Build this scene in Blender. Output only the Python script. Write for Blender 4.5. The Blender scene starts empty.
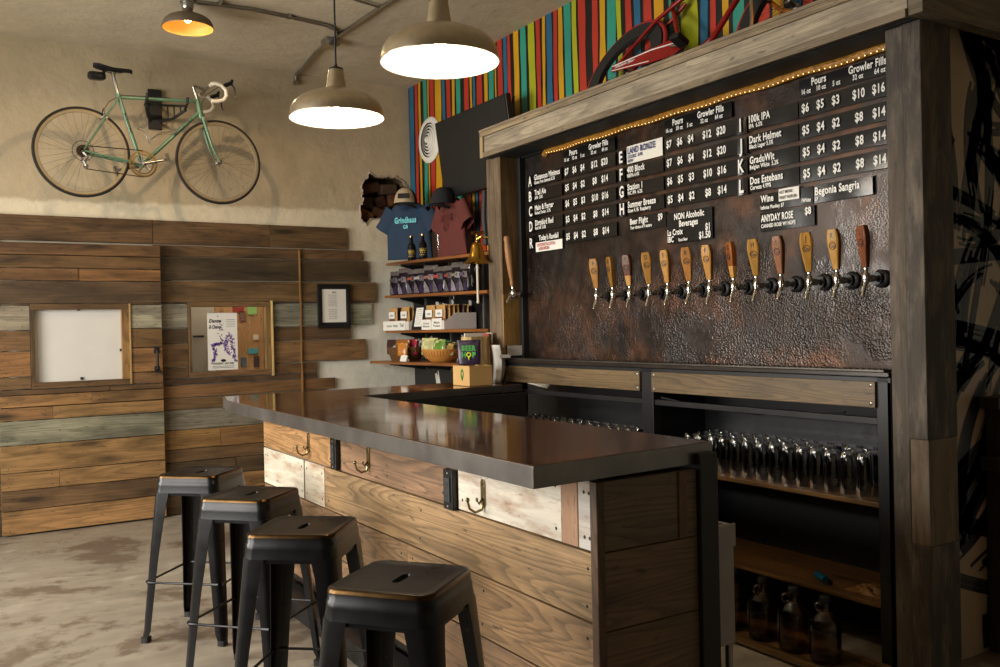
PEND_W = 13.0; CEIL_W = 30.0
WIN_W = 150.0; EXPO = -0.12
import bpy, math, random
from mathutils import Vector, Matrix
PI = math.pi
sc = bpy.context.scene
COL = sc.collection
R_ = random.Random(7)
V = Vector

# ------------------------------------------------------------------ mesh builder
class MB:
    """collects shapes (world or local coordinates) and links them as ONE mesh object"""
    def __init__(s):
        s.v = []; s.f = []; s.uv = []; s.c = []; s.m = []; s.s = []
        s.M = Matrix.Identity(4); s.col = (1, 1, 1); s.mi = 0
    def face(s, idx, uvs=None, smooth=False, col=None):
        s.f.append(tuple(idx))
        s.uv.extend(uvs if uvs else [(0.0, 0.0)] * len(idx))
        s.c.append(col or s.col); s.m.append(s.mi); s.s.append(smooth)
    def pts(s, ps):
        b = len(s.v)
        s.v.extend([tuple(s.M @ V(p)) for p in ps])
        return b
    def poly(s, ps, col=None, smooth=False, uvs=None):
        b = s.pts(ps)
        s.face(range(b, b + len(ps)), uvs or [(p[1], p[2]) for p in ps], smooth, col)
    def box(s, c, d, grain=1, col=None, rot=None, uvoff=True):
        hx, hy, hz = d[0] / 2, d[1] / 2, d[2] / 2
        P = [V((x, y, z)) for x in (-hx, hx) for y in (-hy, hy) for z in (-hz, hz)]
        ou, ov = (R_.uniform(0, 40), R_.uniform(0, 40)) if uvoff else (0, 0)
        rm = rot.to_3x3() if rot is not None else None
        b = s.pts([(rm @ p if rm else p) + V(c) for p in P])
        F = [((0, 1, 3, 2), 0), ((4, 6, 7, 5), 0), ((0, 4, 5, 1), 1), ((2, 3, 7, 6), 1), ((0, 2, 6, 4), 2), ((1, 5, 7, 3), 2)]
        for fi, n in F:
            ax = [a for a in (0, 1, 2) if a != n]
            if grain in ax:
                ua, va = grain, [a for a in ax if a != grain][0]
                uv = [(P[i][ua] + ou, P[i][va] + ov + n * 0.37) for i in fi]
            else:
                uv = [(P[i][ax[0]] * 0.2 + ou, P[i][ax[1]] + ov) for i in fi]
            s.face([b + i for i in fi], uv, False, col)
    def bx(s, x0, x1, y0, y1, z0, z1, grain=1, col=None):
        s.box(((x0 + x1) / 2, (y0 + y1) / 2, (z0 + z1) / 2), (abs(x1 - x0), abs(y1 - y0), abs(z1 - z0)), grain, col)
    def rings(s, rs, closed=True, cap0=True, cap1=True, smooth=True, col=None, loop=False):
        """loft through rings of equal point counts"""
        n = len(rs[0]); bs = [s.pts(r) for r in rs]
        N = len(rs)
        for k in range(N if loop else N - 1):
            a, b = bs[k], bs[(k + 1) % N]
            for i in range(n if closed else n - 1):
                j = (i + 1) % n
                s.face((a + i, a + j, b + j, b + i), [(k / N, i / n), (k / N, (i + 1) / n), ((k + 1) / N, (i + 1) / n), ((k + 1) / N, i / n)], smooth, col)
        if closed and not loop:
            if cap0: s.face([bs[0] + i for i in range(n)][::-1], None, False, col)
            if cap1: s.face([bs[-1] + i for i in range(n)], None, False, col)
    def lathe(s, prof, o=(0, 0, 0), ax=None, seg=24, cap0=False, cap1=False, col=None, sx=1, sy=1):
        q = V((0, 0, 1)).rotation_difference(V(ax)).to_matrix() if ax is not None else Matrix.Identity(3)
        rs = [[V(o) + q @ V((r * math.cos(2 * PI * i / seg) * sx, r * math.sin(2 * PI * i / seg) * sy, z)) for i in range(seg)] for r, z in prof]
        s.rings(rs, True, cap0, cap1, True, col)
    def tube(s, ps, r, seg=8, caps=True, col=None, loop=False):
        ps = [V(p) for p in ps]; n = len(ps)
        rr = r if isinstance(r, (list, tuple)) else [r] * n
        rs = []; up = None
        for i, p in enumerate(ps):
            if loop: t = ps[(i + 1) % n] - ps[i - 1]
            else: t = ps[min(i + 1, n - 1)] - ps[max(i - 1, 0)]
            t.normalize()
            if up is None:
                up = V((0, 0, 1)) if abs(t.z) < .9 else V((1, 0, 0))
            a = t.cross(up); a.normalize(); up = a.cross(t); up.normalize()
            rs.append([p + rr[i] * (math.cos(2 * PI * k / seg) * a + math.sin(2 * PI * k / seg) * up) for k in range(seg)])
        s.rings(rs, True, caps, caps, True, col, loop)
    def cyl(s, a, b, r, r2=None, seg=12, col=None):
        s.tube([a, b], [r, r if r2 is None else r2], seg, True, col)
    def torus(s, o, n, R, r, seg=48, seg2=8, col=None, flat=1.0, a0=0, a1=2 * PI):
        q = V((0, 0, 1)).rotation_difference(V(n)).to_matrix()
        full = abs(a1 - a0 - 2 * PI) < 1e-6
        N = seg if full else seg + 1
        rs = []
        for i in range(N):
            a = a0 + (a1 - a0) * i / seg
            rs.append([V(o) + q @ V(((R + r * math.cos(2 * PI * k / seg2)) * math.cos(a), (R + r * math.cos(2 * PI * k / seg2)) * math.sin(a), r * flat * math.sin(2 * PI * k / seg2))) for k in range(seg2)])
        s.rings(rs, True, not full, not full, True, col, full)
    def ball(s, o, r, seg=14, col=None):
        rx, ry, rz = r if isinstance(r, (list, tuple)) else (r, r, r)
        n = max(6, seg // 2)
        rs = [[V(o) + V((rx * math.sin(PI * k / n) * math.cos(2 * PI * i / seg), ry * math.sin(PI * k / n) * math.sin(2 * PI * i / seg), rz * math.cos(PI * k / n))) for i in range(seg)] for k in range(n + 1)]
        s.rings(rs, True, False, False, True, col)
    def prism(s, poly, o, ax_u, ax_v, depth, col=None, uvs=1.0):
        """polygon (u,v) in the plane of ax_u, ax_v at o, pushed back by depth along u x v"""
        u, v = V(ax_u), V(ax_v); n = u.cross(v); n.normalize()
        A = [V(o) + u * p[0] + v * p[1] for p in poly]; B = [p - n * depth for p in A]
        k = len(poly); ou, ov = R_.uniform(0, 30), R_.uniform(0, 30)
        a = s.pts(A); b = s.pts(B)
        uv = [(p[0] * uvs + ou, p[1] * uvs + ov) for p in poly]
        s.face([a + i for i in range(k)], uv, False, col)
        s.face([b + i for i in range(k)][::-1], uv[::-1], False, col)
        for i in range(k):
            j = (i + 1) % k
            s.face((a + j, a + i, b + i, b + j), [uv[j], uv[i], (uv[i][0], uv[i][1] + depth), (uv[j][0], uv[j][1] + depth)], False, col)
    def text(s, body, o, u, v, h, w=None, align='L', bold=.018, col=None, wmax=None, shear=0):
        vs, fs, W, H = glyphs(body, bold, shear)
        if W <= 0: return 0
        k = h / H; kw = k * .70 if w is None else w / W
        if wmax and kw * W > wmax: kw = wmax / W
        off = {'L': 0, 'C': -W * kw / 2, 'R': -W * kw}[align]
        u, v = V(u), V(v)
        b = s.pts([V(o) + u * (x * kw + off) + v * (y * k) for x, y in vs])
        for f in fs: s.face([b + i for i in f], None, False, col)
        return W * kw
    def build(s, name, mats, parent=None, bevel=0, sub=0, ang=40, seg=2):
        me = bpy.data.meshes.new(name)
        vs = s.v
        if parent is not None:
            Mi = wm(parent).inverted(); vs = [tuple(Mi @ V(p)) for p in vs]
        me.from_pydata(vs, [], s.f)
        uvl = me.uv_layers.new(name='UVMap')
        uvl.data.foreach_set('uv', [c for uv in s.uv for c in uv])
        ca = me.attributes.new('Col', 'FLOAT_COLOR', 'FACE')
        ca.data.foreach_set('color', [x for c in s.c for x in (c[0], c[1], c[2], 1.0)])
        mats = mats if isinstance(mats, (list, tuple)) else [mats]
        for m in mats: me.materials.append(m)
        me.polygons.foreach_set('material_index', s.m)
        me.polygons.foreach_set('use_smooth', s.s)
        me.update(); me.validate()
        if any(s.s): me.set_sharp_from_angle(angle=math.radians(ang))
        o = bpy.data.objects.new(name, me); COL.objects.link(o)
        if parent is not None: o.parent = parent
        if bevel:
            b = o.modifiers.new('Bevel', 'BEVEL'); b.width = bevel; b.segments = seg; b.limit_method = 'ANGLE'; b.angle_limit = math.radians(35)
        if sub:
            b = o.modifiers.new('Sub', 'SUBSURF'); b.levels = sub; b.render_levels = sub
        return o

_G = {}
def glyphs(body, bold=.018, shear=0):
    k = (body, bold, shear)
    if k in _G: return _G[k]
    cu = bpy.data.curves.new('t', 'FONT'); cu.body = body; cu.size = 1; cu.offset = bold; cu.resolution_u = 3; cu.space_character = 1.0 + bold * 2.6; cu.shear = shear; cu.fill_mode = 'FRONT'
    ob = bpy.data.objects.new('t', cu); COL.objects.link(ob)
    me = bpy.data.meshes.new_from_object(ob)
    vs = [(v.co.x, v.co.y) for v in me.vertices]; fs = [tuple(p.vertices) for p in me.polygons]
    bpy.data.objects.remove(ob); bpy.data.meshes.remove(me); bpy.data.curves.remove(cu)
    if not vs: _G[k] = ([], [], 0, 1); return _G[k]
    x0 = min(v[0] for v in vs); x1 = max(v[0] for v in vs)
    _G[k] = ([(x - x0, y) for x, y in vs], fs, x1 - x0, .70)
    return _G[k]

def wm(o):
    M = Matrix.Identity(4)
    while o is not None:
        M = Matrix.LocRotScale(o.location, o.rotation_euler, o.scale) @ M; o = o.parent
    return M
def tag(o, label=None, cat=None, group=None, kind=None):
    if label: o['label'] = label
    if cat: o['category'] = cat
    if group: o['group'] = group
    if kind: o['kind'] = kind
    return o
def thing(name, label, cat, loc=(0, 0, 0), rz=0, group=None):
    o = bpy.data.objects.new(name, None); COL.objects.link(o)
    o.location = loc; o.rotation_euler = (0, 0, rz); o.empty_display_size = .1
    return tag(o, label, cat, group)
KIDS = {}
def copy_tree(o, parent=None):
    c = o.copy(); COL.objects.link(c)
    if parent is not None: c.parent = parent
    for ch in list(o.children): copy_tree(ch, c)
    return c
def struct(o): o['kind'] = 'structure'; return o
def rgb(r, g, b):
    """sRGB 0-255 -> linear"""
    def f(c):
        c /= 255.0
        return c / 12.92 if c <= .04045 else ((c + .055) / 1.055) ** 2.4
    return (f(r), f(g), f(b))
def jit(c, a=.15):
    k = 1 + R_.uniform(-a, a)
    return tuple(max(0, x * k * (1 + R_.uniform(-.04, .04))) for x in c)

# ------------------------------------------------------------------ materials
class NT:
    def __init__(s, name):
        s.m = bpy.data.materials.new(name); s.m.use_nodes = True
        s.t = s.m.node_tree; s.t.nodes.clear()
        s.out = s.n('ShaderNodeOutputMaterial'); s.b = s.n('ShaderNodeBsdfPrincipled')
        s.l(s.b.outputs[0], s.out.inputs[0])
    def n(s, t, **k):
        x = s.t.nodes.new(t)
        for a, b in k.items(): setattr(x, a, b)
        return x
    def l(s, a, b): s.t.links.new(a, b)
    def noise(s, vec=None, scale=5, detail=4, rough=.55, dist=0):
        n = s.n('ShaderNodeTexNoise'); n.inputs['Scale'].default_value = scale; n.inputs['Detail'].default_value = detail
        n.inputs['Roughness'].default_value = rough; n.inputs['Distortion'].default_value = dist
        if vec is not None: s.l(vec, n.inputs['Vector'])
        return n.outputs['Fac']
    def ramp(s, fac, stops, interp='LINEAR'):
        n = s.n('ShaderNodeValToRGB'); cr = n.color_ramp; cr.interpolation = interp
        while len(cr.elements) < len(stops): cr.elements.new(.5)
        for e, (p, c) in zip(cr.elements, stops):
            e.position = p; e.color = (c, c, c, 1) if not isinstance(c, tuple) else (*c, 1)
        s.l(fac, n.inputs[0]); return n.outputs[0]
    def math(s, op, a, b=None, c=None):
        n = s.n('ShaderNodeMath', operation=op)
        for i, x in enumerate((a, b, c)):
            if x is None: continue
            if isinstance(x, (int, float)): n.inputs[i].default_value = x
            else: s.l(x, n.inputs[i])
        return n.outputs[0]
    def mul(s, a, b, fac=1.0, mode='MULTIPLY'):
        n = s.n('ShaderNodeMix', data_type='RGBA', blend_type=mode)
        if isinstance(fac, (int, float)): n.inputs[0].default_value = fac
        else: s.l(fac, n.inputs[0])
        for i, x in ((6, a), (7, b)):
            if isinstance(x, tuple): n.inputs[i].default_value = (*x, 1)
            else: s.l(x, n.inputs[i])
        return n.outputs[2]
    def mapping(s, vec, scale=(1, 1, 1), loc=(0, 0, 0), rot=(0, 0, 0)):
        n = s.n('ShaderNodeMapping'); n.inputs['Scale'].default_value = scale; n.inputs['Location'].default_value = loc; n.inputs['Rotation'].default_value = rot
        s.l(vec, n.inputs[0]); return n.outputs[0]
    def coord(s, w='Object'): return s.n('ShaderNodeTexCoord').outputs[w]
    def attr(s, a='Col'):
        n = s.n('ShaderNodeAttribute', attribute_name=a); return n.outputs['Color']
    def bump(s, h, strength=.3, dist=.01, prev=None):
        n = s.n('ShaderNodeBump'); n.inputs['Strength'].default_value = strength; n.inputs['Distance'].default_value = dist
        s.l(h, n.inputs['Height'])
        if prev is not None: s.l(prev, n.inputs['Normal'])
        s.l(n.outputs[0], s.b.inputs['Normal']); return n.outputs[0]
    def set(s, **k):
        for a, v in k.items():
            i = s.b.inputs[a.replace('_', ' ')]
            if isinstance(v, (int, float)): i.default_value = v
            elif isinstance(v, tuple): i.default_value = (*v, 1) if len(v) == 3 else v
            else: s.l(v, i)
        return s

def plain(name, c, rough=.5, metal=0, var=.12, scale=6, bump=0, bscale=40, spec=.5, coat=0, attr=False):
    t = NT(name); co = t.coord()
    n = t.noise(co, scale, 5)
    k = t.ramp(n, [(.3, 1 - var), (.7, 1 + var)])
    base = t.mul(t.attr() if attr else c, k) if not attr else t.mul(t.mul(t.attr(), c), k)
    rr = t.math('MULTIPLY_ADD', n, .25 * rough, rough * .88)
    t.set(Base_Color=base, Roughness=rr, Metallic=metal, Specular_IOR_Level=spec, Coat_Weight=coat)
    if bump: t.bump(t.noise(co, bscale, 6, .6), bump, .004)
    return t.m

def wood(name, tint=(1, 1, 1), rough=.6, ring=.5, fiber=.25, blotch=.35, freq=9.0, coat=0, bump=.25, gray=None):
    """weathered board: Col attribute is the board's own colour, UV runs along its grain (metres)"""
    t = NT(name); uv = t.n('ShaderNodeUVMap', uv_map='UVMap').outputs[0]
    lo = t.noise(t.mapping(uv, (.38, 5.5, 1)), 1.0, 1.8, .45, .15)
    r = t.math('FRACT', t.math('MULTIPLY', lo, freq))
    r = t.ramp(r, [(0, 1.0), (.4, 1 - ring * .12), (.74, 1 - ring * .8), (.9, 1 - ring), (1, 1.0)])
    fb = t.noise(t.mapping(uv, (4, 150, 1)), 1.0, 3, .6)
    fb = t.ramp(fb, [(.25, 1 - fiber), (.7, 1 + fiber * .6)])
    bl = t.noise(t.mapping(uv, (1.6, 7, 1)), 1.3, 6, .62, .4)
    blc = t.ramp(bl, [(.25, 1 - blotch), (.5, 1.0), (.75, 1 + blotch * .7)])
    sp = t.noise(t.mapping(uv, (7, 26, 1)), 1.6, 4, .6)
    spc = t.ramp(sp, [(.30, .42), (.40, 1.0)])
    lg = t.noise(t.mapping(uv, (.9, 2.6, 1), (3, 7, 0)), 1.0, 5, .6)
    spc = t.mul(spc, t.ramp(lg, [(.34, 1 - blotch * .9), (.5, 1.0)]))
    vo = t.n('ShaderNodeTexVoronoi', feature='F1'); vo.inputs['Scale'].default_value = 1.0
    t.l(t.mapping(uv, (1.1, 5.5, 1)), vo.inputs['Vector'])
    kn = t.ramp(vo.outputs['Distance'], [(.07, .28), (.12, .7), (.2, 1.0)])
    c = t.mul(t.attr(), tint)
    c = t.mul(c, r); c = t.mul(c, fb); c = t.mul(c, blc); c = t.mul(c, spc); c = t.mul(c, kn)
    if gray is not None:
        g = t.ramp(t.noise(t.mapping(uv, (2.2, 9, 1)), 1.7, 6, .65), [(.48, 0.0), (.68, gray[3])])
        c = t.mul(c, gray[:3], g, 'MIX')
    t.set(Base_Color=c, Roughness=t.math('MULTIPLY_ADD', bl, .25, rough - .12), Coat_Weight=coat)
    h = t.math('ADD', t.math('MULTIPLY', r, .5), fb)
    t.bump(h, bump, .002)
    return t.m
def emis(name, c, s):
    t = NT(name); t.set(Base_Color=c, Emission_Color=c, Emission_Strength=s, Roughness=.4)
    return t.m
def glass(name, tint=(1, 1, 1), rough=.0, ior=1.45):
    t = NT(name); t.set(Base_Color=tint, Transmission_Weight=1.0, Roughness=rough, IOR=ior)
    return t.m
# ------------------------------------------------------------------ palette
W_OLD = [rgb(112, 84, 53), rgb(98, 74, 48), rgb(122, 92, 59), rgb(90, 69, 47), rgb(106, 83, 58)]
M_plank = wood('reclaimed_planks', (.93, 1.0, .96), rough=.6, ring=.32, fiber=.35, blotch=.6, freq=16)
M_barwood = wood('barn_boards', rough=.5, ring=.42, fiber=.3, blotch=.35, freq=26, bump=.3)
M_gray = wood('weathered_beam', rough=.7, ring=.3, fiber=.35, blotch=.45, freq=18, gray=(*rgb(120, 108, 92), .6))
M_white_board = wood('whitewashed_boards', rough=.6, ring=.12, fiber=.12, blotch=.2, freq=6, gray=(*rgb(150, 112, 80), .75))
M_shelf = wood('varnished_shelf', rough=.35, ring=.4, fiber=.2, blotch=.3, freq=6, coat=.3)
M_blackmetal = plain('black_steel', rgb(34, 33, 34), .42, .3, .2, 8)
M_black = plain('matte_black', rgb(20, 20, 21), .6, 0, .2, 9)
M_blackplastic = plain('black_plastic', rgb(22, 22, 23), .35, 0, .1, 9)
M_chrome = plain('chrome', rgb(225, 222, 215), .12, 1, .05)
M_steel = plain('brushed_steel', rgb(170, 168, 162), .3, 1, .1, 20)
M_brass = plain('aged_brass', rgb(196, 150, 62), .25, 1, .15, 14)
M_white = plain('white_paint', rgb(226, 222, 212), .45, 0, .04)
M_paper = plain('white_paper', rgb(228, 225, 216), .7, 0, .04)
M_ink = plain('black_ink', rgb(22, 20, 22), .6, 0, .05)
M_letter = plain('white_lettering', rgb(235, 232, 225), .5, 0, .03)
M_col = plain('coloured_matte', (1, 1, 1), .55, 0, .08, attr=True)
M_gloss = plain('coloured_gloss', (1, 1, 1), .22, 0, .06, attr=True)
M_glass = glass('clear_glass')

def plaster(name):
    t = NT(name); co = t.coord()
    z = t.n('ShaderNodeSeparateXYZ'); t.l(co, z.inputs[0])
    n = t.noise(co, 1.1, 7, .6); n2 = t.noise(co, 7, 6, .65)
    e = t.math('ADD', z.outputs[2], t.math('MULTIPLY_ADD', n2, .10, t.math('MULTIPLY', z.outputs[0], -.018)))
    band = t.ramp(t.math('MULTIPLY', e, .25), [(.6355, 1.0), (.642, 0.0)])
    low = t.ramp(t.math('MULTIPLY_ADD', n, .06, t.math('MULTIPLY', z.outputs[2], .25)), [(.50, 1.0), (.60, 0.0)])
    base = t.mul(rgb(186, 170, 140), rgb(222, 210, 182), band, 'MIX')
    base = t.mul(base, rgb(224, 222, 208), low, 'MIX')
    base = t.mul(base, t.ramp(n, [(.3, .84), (.7, 1.1)])); base = t.mul(base, t.ramp(n2, [(.3, .93), (.7, 1.05)]))
    st = t.noise(t.mapping(co, (5, 5, 1.2)), 2.0, 6, .6)
    base = t.mul(base, rgb(120, 92, 66), t.ramp(st, [(.64, 0.0), (.78, .5)]), 'MIX')
    t.set(Base_Color=base, Roughness=.82)
    b = t.bump(t.noise(co, 5, 8, .6), .5, .02); t.bump(t.noise(co, 26, 5, .6), .35, .006, b)
    return t.m
def ceil_mat():
    t = NT('ceiling_plaster'); co = t.coord()
    n = t.noise(co, .8, 7, .6); n2 = t.noise(co, 9, 6, .65)
    base = t.mul(rgb(200, 186, 160), t.ramp(n, [(.3, .82), (.7, 1.1)])); base = t.mul(base, t.ramp(n2, [(.3, .92), (.7, 1.06)]))
    t.set(Base_Color=base, Roughness=.85)
    b = t.bump(t.noise(co, 4, 8, .6), .5, .02); t.bump(t.noise(co, 30, 5, .6), .4, .006, b)
    return t.m
def floor_mat():
    t = NT('worn_concrete'); co = t.coord()
    n = t.noise(t.mapping(co, (1, 1, 1), (2.5, 1.5, 0)), .75, 8, .62, .5); n2 = t.noise(co, 6, 8, .68); n3 = t.noise(t.mapping(co, (1.2, 9, 1), (0, 0, 0), (0, 0, .5)), 1.2, 6, .6)
    base = t.mul(rgb(150, 140, 124), t.ramp(n2, [(.25, .72), (.75, 1.18)]))
    base = t.mul(base, t.ramp(n3, [(.3, .84), (.7, 1.12)]))
    m = t.math('ADD', n, t.math('MULTIPLY', t.math('SUBTRACT', n2, .5), .35))
    base = t.mul(base, rgb(84, 66, 50), t.ramp(m, [(.53, 0.0), (.585, .72)]), 'MIX')
    base = t.mul(base, rgb(176, 168, 152), t.ramp(t.math('MULTIPLY_ADD', n2, -.3, n), [(.22, .8), (.3, 0.0)]), 'MIX')
    ck = t.noise(t.mapping(co, (1, 1, 1), (7, 2, 0)), 2.2, 9, .75)
    base = t.mul(base, t.ramp(ck, [(.33, .45), (.37, 1.0)]))
    t.set(Base_Color=base, Roughness=t.ramp(n2, [(.3, .3), (.7, .52)]))
    t.bump(n2, .18, .004)
    return t.m
M_wall = plaster('old_plaster'); M_ceil = ceil_mat(); M_floor = floor_mat()

# ------------------------------------------------------------------ shell
XL, XR, YB, YF, ZC = -2.4, 3.84, 7.69, -2.6, 3.745
b = MB(); b.bx(XL - .2, 5.6, YF - .2, YB + .2, -.12, 0, 0)
struct(tag(b.build('floor', M_floor), 'worn grey and brown stained concrete floor'))
b = MB(); b.bx(XL - .2, 5.6, YF - .2, YB + .2, ZC, ZC + .12, 0)
struct(tag(b.build('ceiling', M_ceil), 'rough tan plaster ceiling'))

HOLE = [(3.353, 2.756), (3.354, 2.804), (3.392, 2.874), (3.435, 2.911), (3.518, 2.883), (3.593, 2.883), (3.679, 2.899), (3.754, 2.86), (3.785, 2.793), (3.794, 2.724), (3.715, 2.621), (3.6, 2.55), (3.541, 2.515), (3.424, 2.5), (3.371, 2.44), (3.336, 2.506), (3.333, 2.602), (3.356, 2.66), (3.347, 2.718)]
def rough_loop(P, n=4, a=.012):
    out = []
    for i, p in enumerate(P):
        q = P[(i + 1) % len(P)]
        for k in range(n):
            f = k / n
            out.append((p[0] + (q[0] - p[0]) * f + R_.uniform(-a, a), p[1] + (q[1] - p[1]) * f + R_.uniform(-a, a)))
    return out
HL = rough_loop(HOLE)
import bmesh
def wall_with_holes(name, outer, holes, y, mat):
    bm = bmesh.new(); es = []
    for L in [outer] + holes:
        vs = [bm.verts.new((x, y, z)) for x, z in L]
        es += [bm.edges.new((vs[i], vs[(i + 1) % len(vs)])) for i in range(len(vs))]
    bmesh.ops.triangle_fill(bm, use_beauty=True, use_dissolve=False, edges=es)
    for f in bm.faces:
        f.normal_update()
        if f.normal.y > 0: f.normal_flip()
    me = bpy.data.meshes.new(name); bm.to_mesh(me); bm.free(); me.materials.append(mat)
    o = bpy.data.objects.new(name, me); COL.objects.link(o); return o
W2 = (1.785, 2.368, 1.152, 1.683)
wb = wall_with_holes('wall_back', [(XL, 0), (XR, 0), (XR, ZC), (XL, ZC)], [HL, [(1.74, 1.12), (2.42, 1.12), (2.42, 1.72), (1.74, 1.72)]], YB, M_wall)
struct(tag(wb, 'tan plaster back wall with lower whitewashed band'))
# broken hole: sides and brick rubble behind
M_rubble = plain('dusty_brick', (1, 1, 1), .9, 0, .35, 18, .6, 30, attr=True)
b = MB(); n = len(HL); cx = sum(p[0] for p in HL) / n; cz = sum(p[1] for p in HL) / n
r0 = [(x, YB + .002, z) for x, z in HL]; r1 = [(cx + (x - cx) * 1.06, YB + .22, cz + (z - cz) * 1.06) for x, z in HL]
b.rings([r1, r0], True, True, False, False, rgb(92, 72, 50))
b.build('recess', M_rubble, wb)
b = MB(); rr = random.Random(3)
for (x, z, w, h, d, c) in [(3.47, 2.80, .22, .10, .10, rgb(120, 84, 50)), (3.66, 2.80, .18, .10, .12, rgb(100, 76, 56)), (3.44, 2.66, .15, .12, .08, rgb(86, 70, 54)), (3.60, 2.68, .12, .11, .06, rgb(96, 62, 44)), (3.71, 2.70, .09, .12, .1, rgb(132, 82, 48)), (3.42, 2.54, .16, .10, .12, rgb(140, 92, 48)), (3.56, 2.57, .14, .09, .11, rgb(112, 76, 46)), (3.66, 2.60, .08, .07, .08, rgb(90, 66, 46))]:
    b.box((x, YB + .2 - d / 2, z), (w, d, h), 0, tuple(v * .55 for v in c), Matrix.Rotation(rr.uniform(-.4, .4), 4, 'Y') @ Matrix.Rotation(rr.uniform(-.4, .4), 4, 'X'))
tag(b.build('brickwork', M_rubble, wb, bevel=.022), 'crumbling brown brick inside the broken hole')
b = MB()
for i, (x, z) in enumerate(HL):
    if False:
        s_ = rr.uniform(.006, .017)
        ox, oz = (x - cx), (z - cz); l = math.hypot(ox, oz)
        b.ball((x + ox / l * .003, YB - .001, z + oz / l * .004), (s_ * 1.5, .008, s_), 8, jit(rgb(186, 170, 150), .15))
ra, rb, rc_ = [], [], []
for i, (x, z) in enumerate(HL):
    k = 1.03 + rr.uniform(.0, .16 if z > 2.74 else .07); ra.append((x, YB + .012, z)); rb.append((cx + (x - cx) * 1.015, YB - .007 - rr.uniform(0, .006), cz + (z - cz) * 1.02)); rc_.append((cx + (x - cx) * k, YB + .001, cz + (z - cz) * k))
b.rings([ra, rb, rc_], True, False, False, True, rgb(170, 156, 138))
tag(b.build('torn_plaster', M_rubble, wb), 'pale torn plaster edge of the hole')

# left wall with two tall daylight windows (out of frame)
b = MB()
WIN = [(2.3, 4.2), (4.7, 6.6)]; wz0, wz1 = .9, 3.0
ys = [YF] + [v for w in WIN for v in w] + [YB]
for i in range(0, len(ys), 2): b.bx(XL - .2, XL, ys[i], ys[i + 1], 0, ZC, 1)
for y0, y1 in WIN:
    b.bx(XL - .2, XL, y0, y1, 0, wz0, 1); b.bx(XL - .2, XL, y0, y1, wz1, ZC, 1)
struct(tag(b.build('wall_left', M_wall), 'plaster wall with daylight windows'))
for i, (y0, y1) in enumerate(WIN):
    b = MB(); t_ = .05
    for yy in (y0, (y0 + y1) / 2, y1): b.bx(XL - .12, XL - .06, yy - t_ / 2, yy + t_ / 2, wz0, wz1, 2)
    for zz in (wz0, (wz0 + wz1) / 2 + .3, wz1): b.bx(XL - .12, XL - .06, y0, y1, zz - t_ / 2, zz + t_ / 2, 1)
    struct(tag(b.build('window_%d' % (i + 2), M_black), 'black steel framed window in the left wall'))
b = MB(); b.bx(XL - .2, 5.6, YF - .2, YF, 0, ZC, 0)
struct(tag(b.build('wall_front', M_wall), 'plain plaster wall behind the viewer'))
b = MB(); b.bx(5.4, 5.6, YF, 2.3, 0, ZC, 1)
struct(tag(b.build('wall_passage', M_wall), 'plaster wall past the end of the bar'))

# striped mural wall
ST = [(7.678,7.583,'b'),(7.561,7.506,'r'),(7.484,7.440,'y'),(7.392,7.323,'t'),(7.307,7.281,'y'),(7.260,7.182,'r'),(7.162,7.051,'y'),(7.026,6.972,'b'),(6.947,6.875,'r'),(6.851,6.803,'y'),(6.775,6.705,'t'),(6.636,6.559,'r'),(6.537,6.506,'y'),(6.488,6.453,'b'),(6.427,6.341,'r'),(6.307,6.256,'y'),(6.240,6.161,'t'),(6.140,6.121,'y'),(6.098,6.028,'r'),(6.010,5.959,'b'),(5.945,5.902,'r'),(5.856,5.786,'y'),(5.762,5.683,'t'),(5.656,5.570,'g'),(5.550,5.498,'r'),(5.479,5.441,'y'),(5.419,5.353,'b'),(5.334,5.285,'r'),(5.273,5.219,'y'),(5.198,5.118,'t'),(5.101,5.049,'g'),(5.029,4.953,'r'),(4.878,4.819,'r'),(4.800,4.739,'y'),(4.720,4.633,'t'),(4.615,4.567,'g'),(4.529,4.468,'r'),(4.444,4.384,'b'),(4.348,4.278,'r'),(4.260,4.170,'y'),(4.125,4.056,'t'),(4.021,3.880,'g'),(3.858,3.797,'b'),(3.778,3.738,'r'),(3.683,3.633,'y'),(3.608,3.522,'t'),(3.430,3.343,'r'),(3.324,3.246,'y'),(3.213,3.136,'b'),(3.124,3.062,'r'),(3.031,2.983,'y'),(2.959,2.900,'t'),(2.883,2.843,'r'),(2.820,2.765,'y'),(2.754,2.699,'b'),(2.66,2.60,'g'),(2.56,2.48,'r'),(2.44,2.38,'t')]
SC = {'b': rgb(34, 92, 122), 'r': rgb(168, 48, 34), 'y': rgb(190, 142, 24), 't': rgb(44, 138, 118), 'g': rgb(158, 162, 30)}
M_mural = plain('mural_paint', (1, 1, 1), .38, 0, .12, 3, .25, 12, attr=True)
b = MB(); b.col = rgb(16, 15, 15)
b.bx(XR, XR + .2, 2.26, YB + .2, 0, ZC, 1)
zb = 2.1
for y0, y1, c in ST:
    N = 10; k = rr.uniform(-.03, .03)
    zs = [zb + (ZC - zb) * i / N for i in range(N + 1)]
    L = [y0 + k * (i / N - .7) + rr.uniform(-.005, .005) for i in range(N + 1)]; Rr = [y1 + k * (i / N - .7) + rr.uniform(-.005, .005) for i in range(N + 1)]
    for i in range(N):
        b.poly([(XR - .002, L[i], zs[i]), (XR - .002, Rr[i], zs[i]), (XR - .002, Rr[i + 1], zs[i + 1]), (XR - .002, L[i + 1], zs[i + 1])], jit(SC[c], .03))
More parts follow.
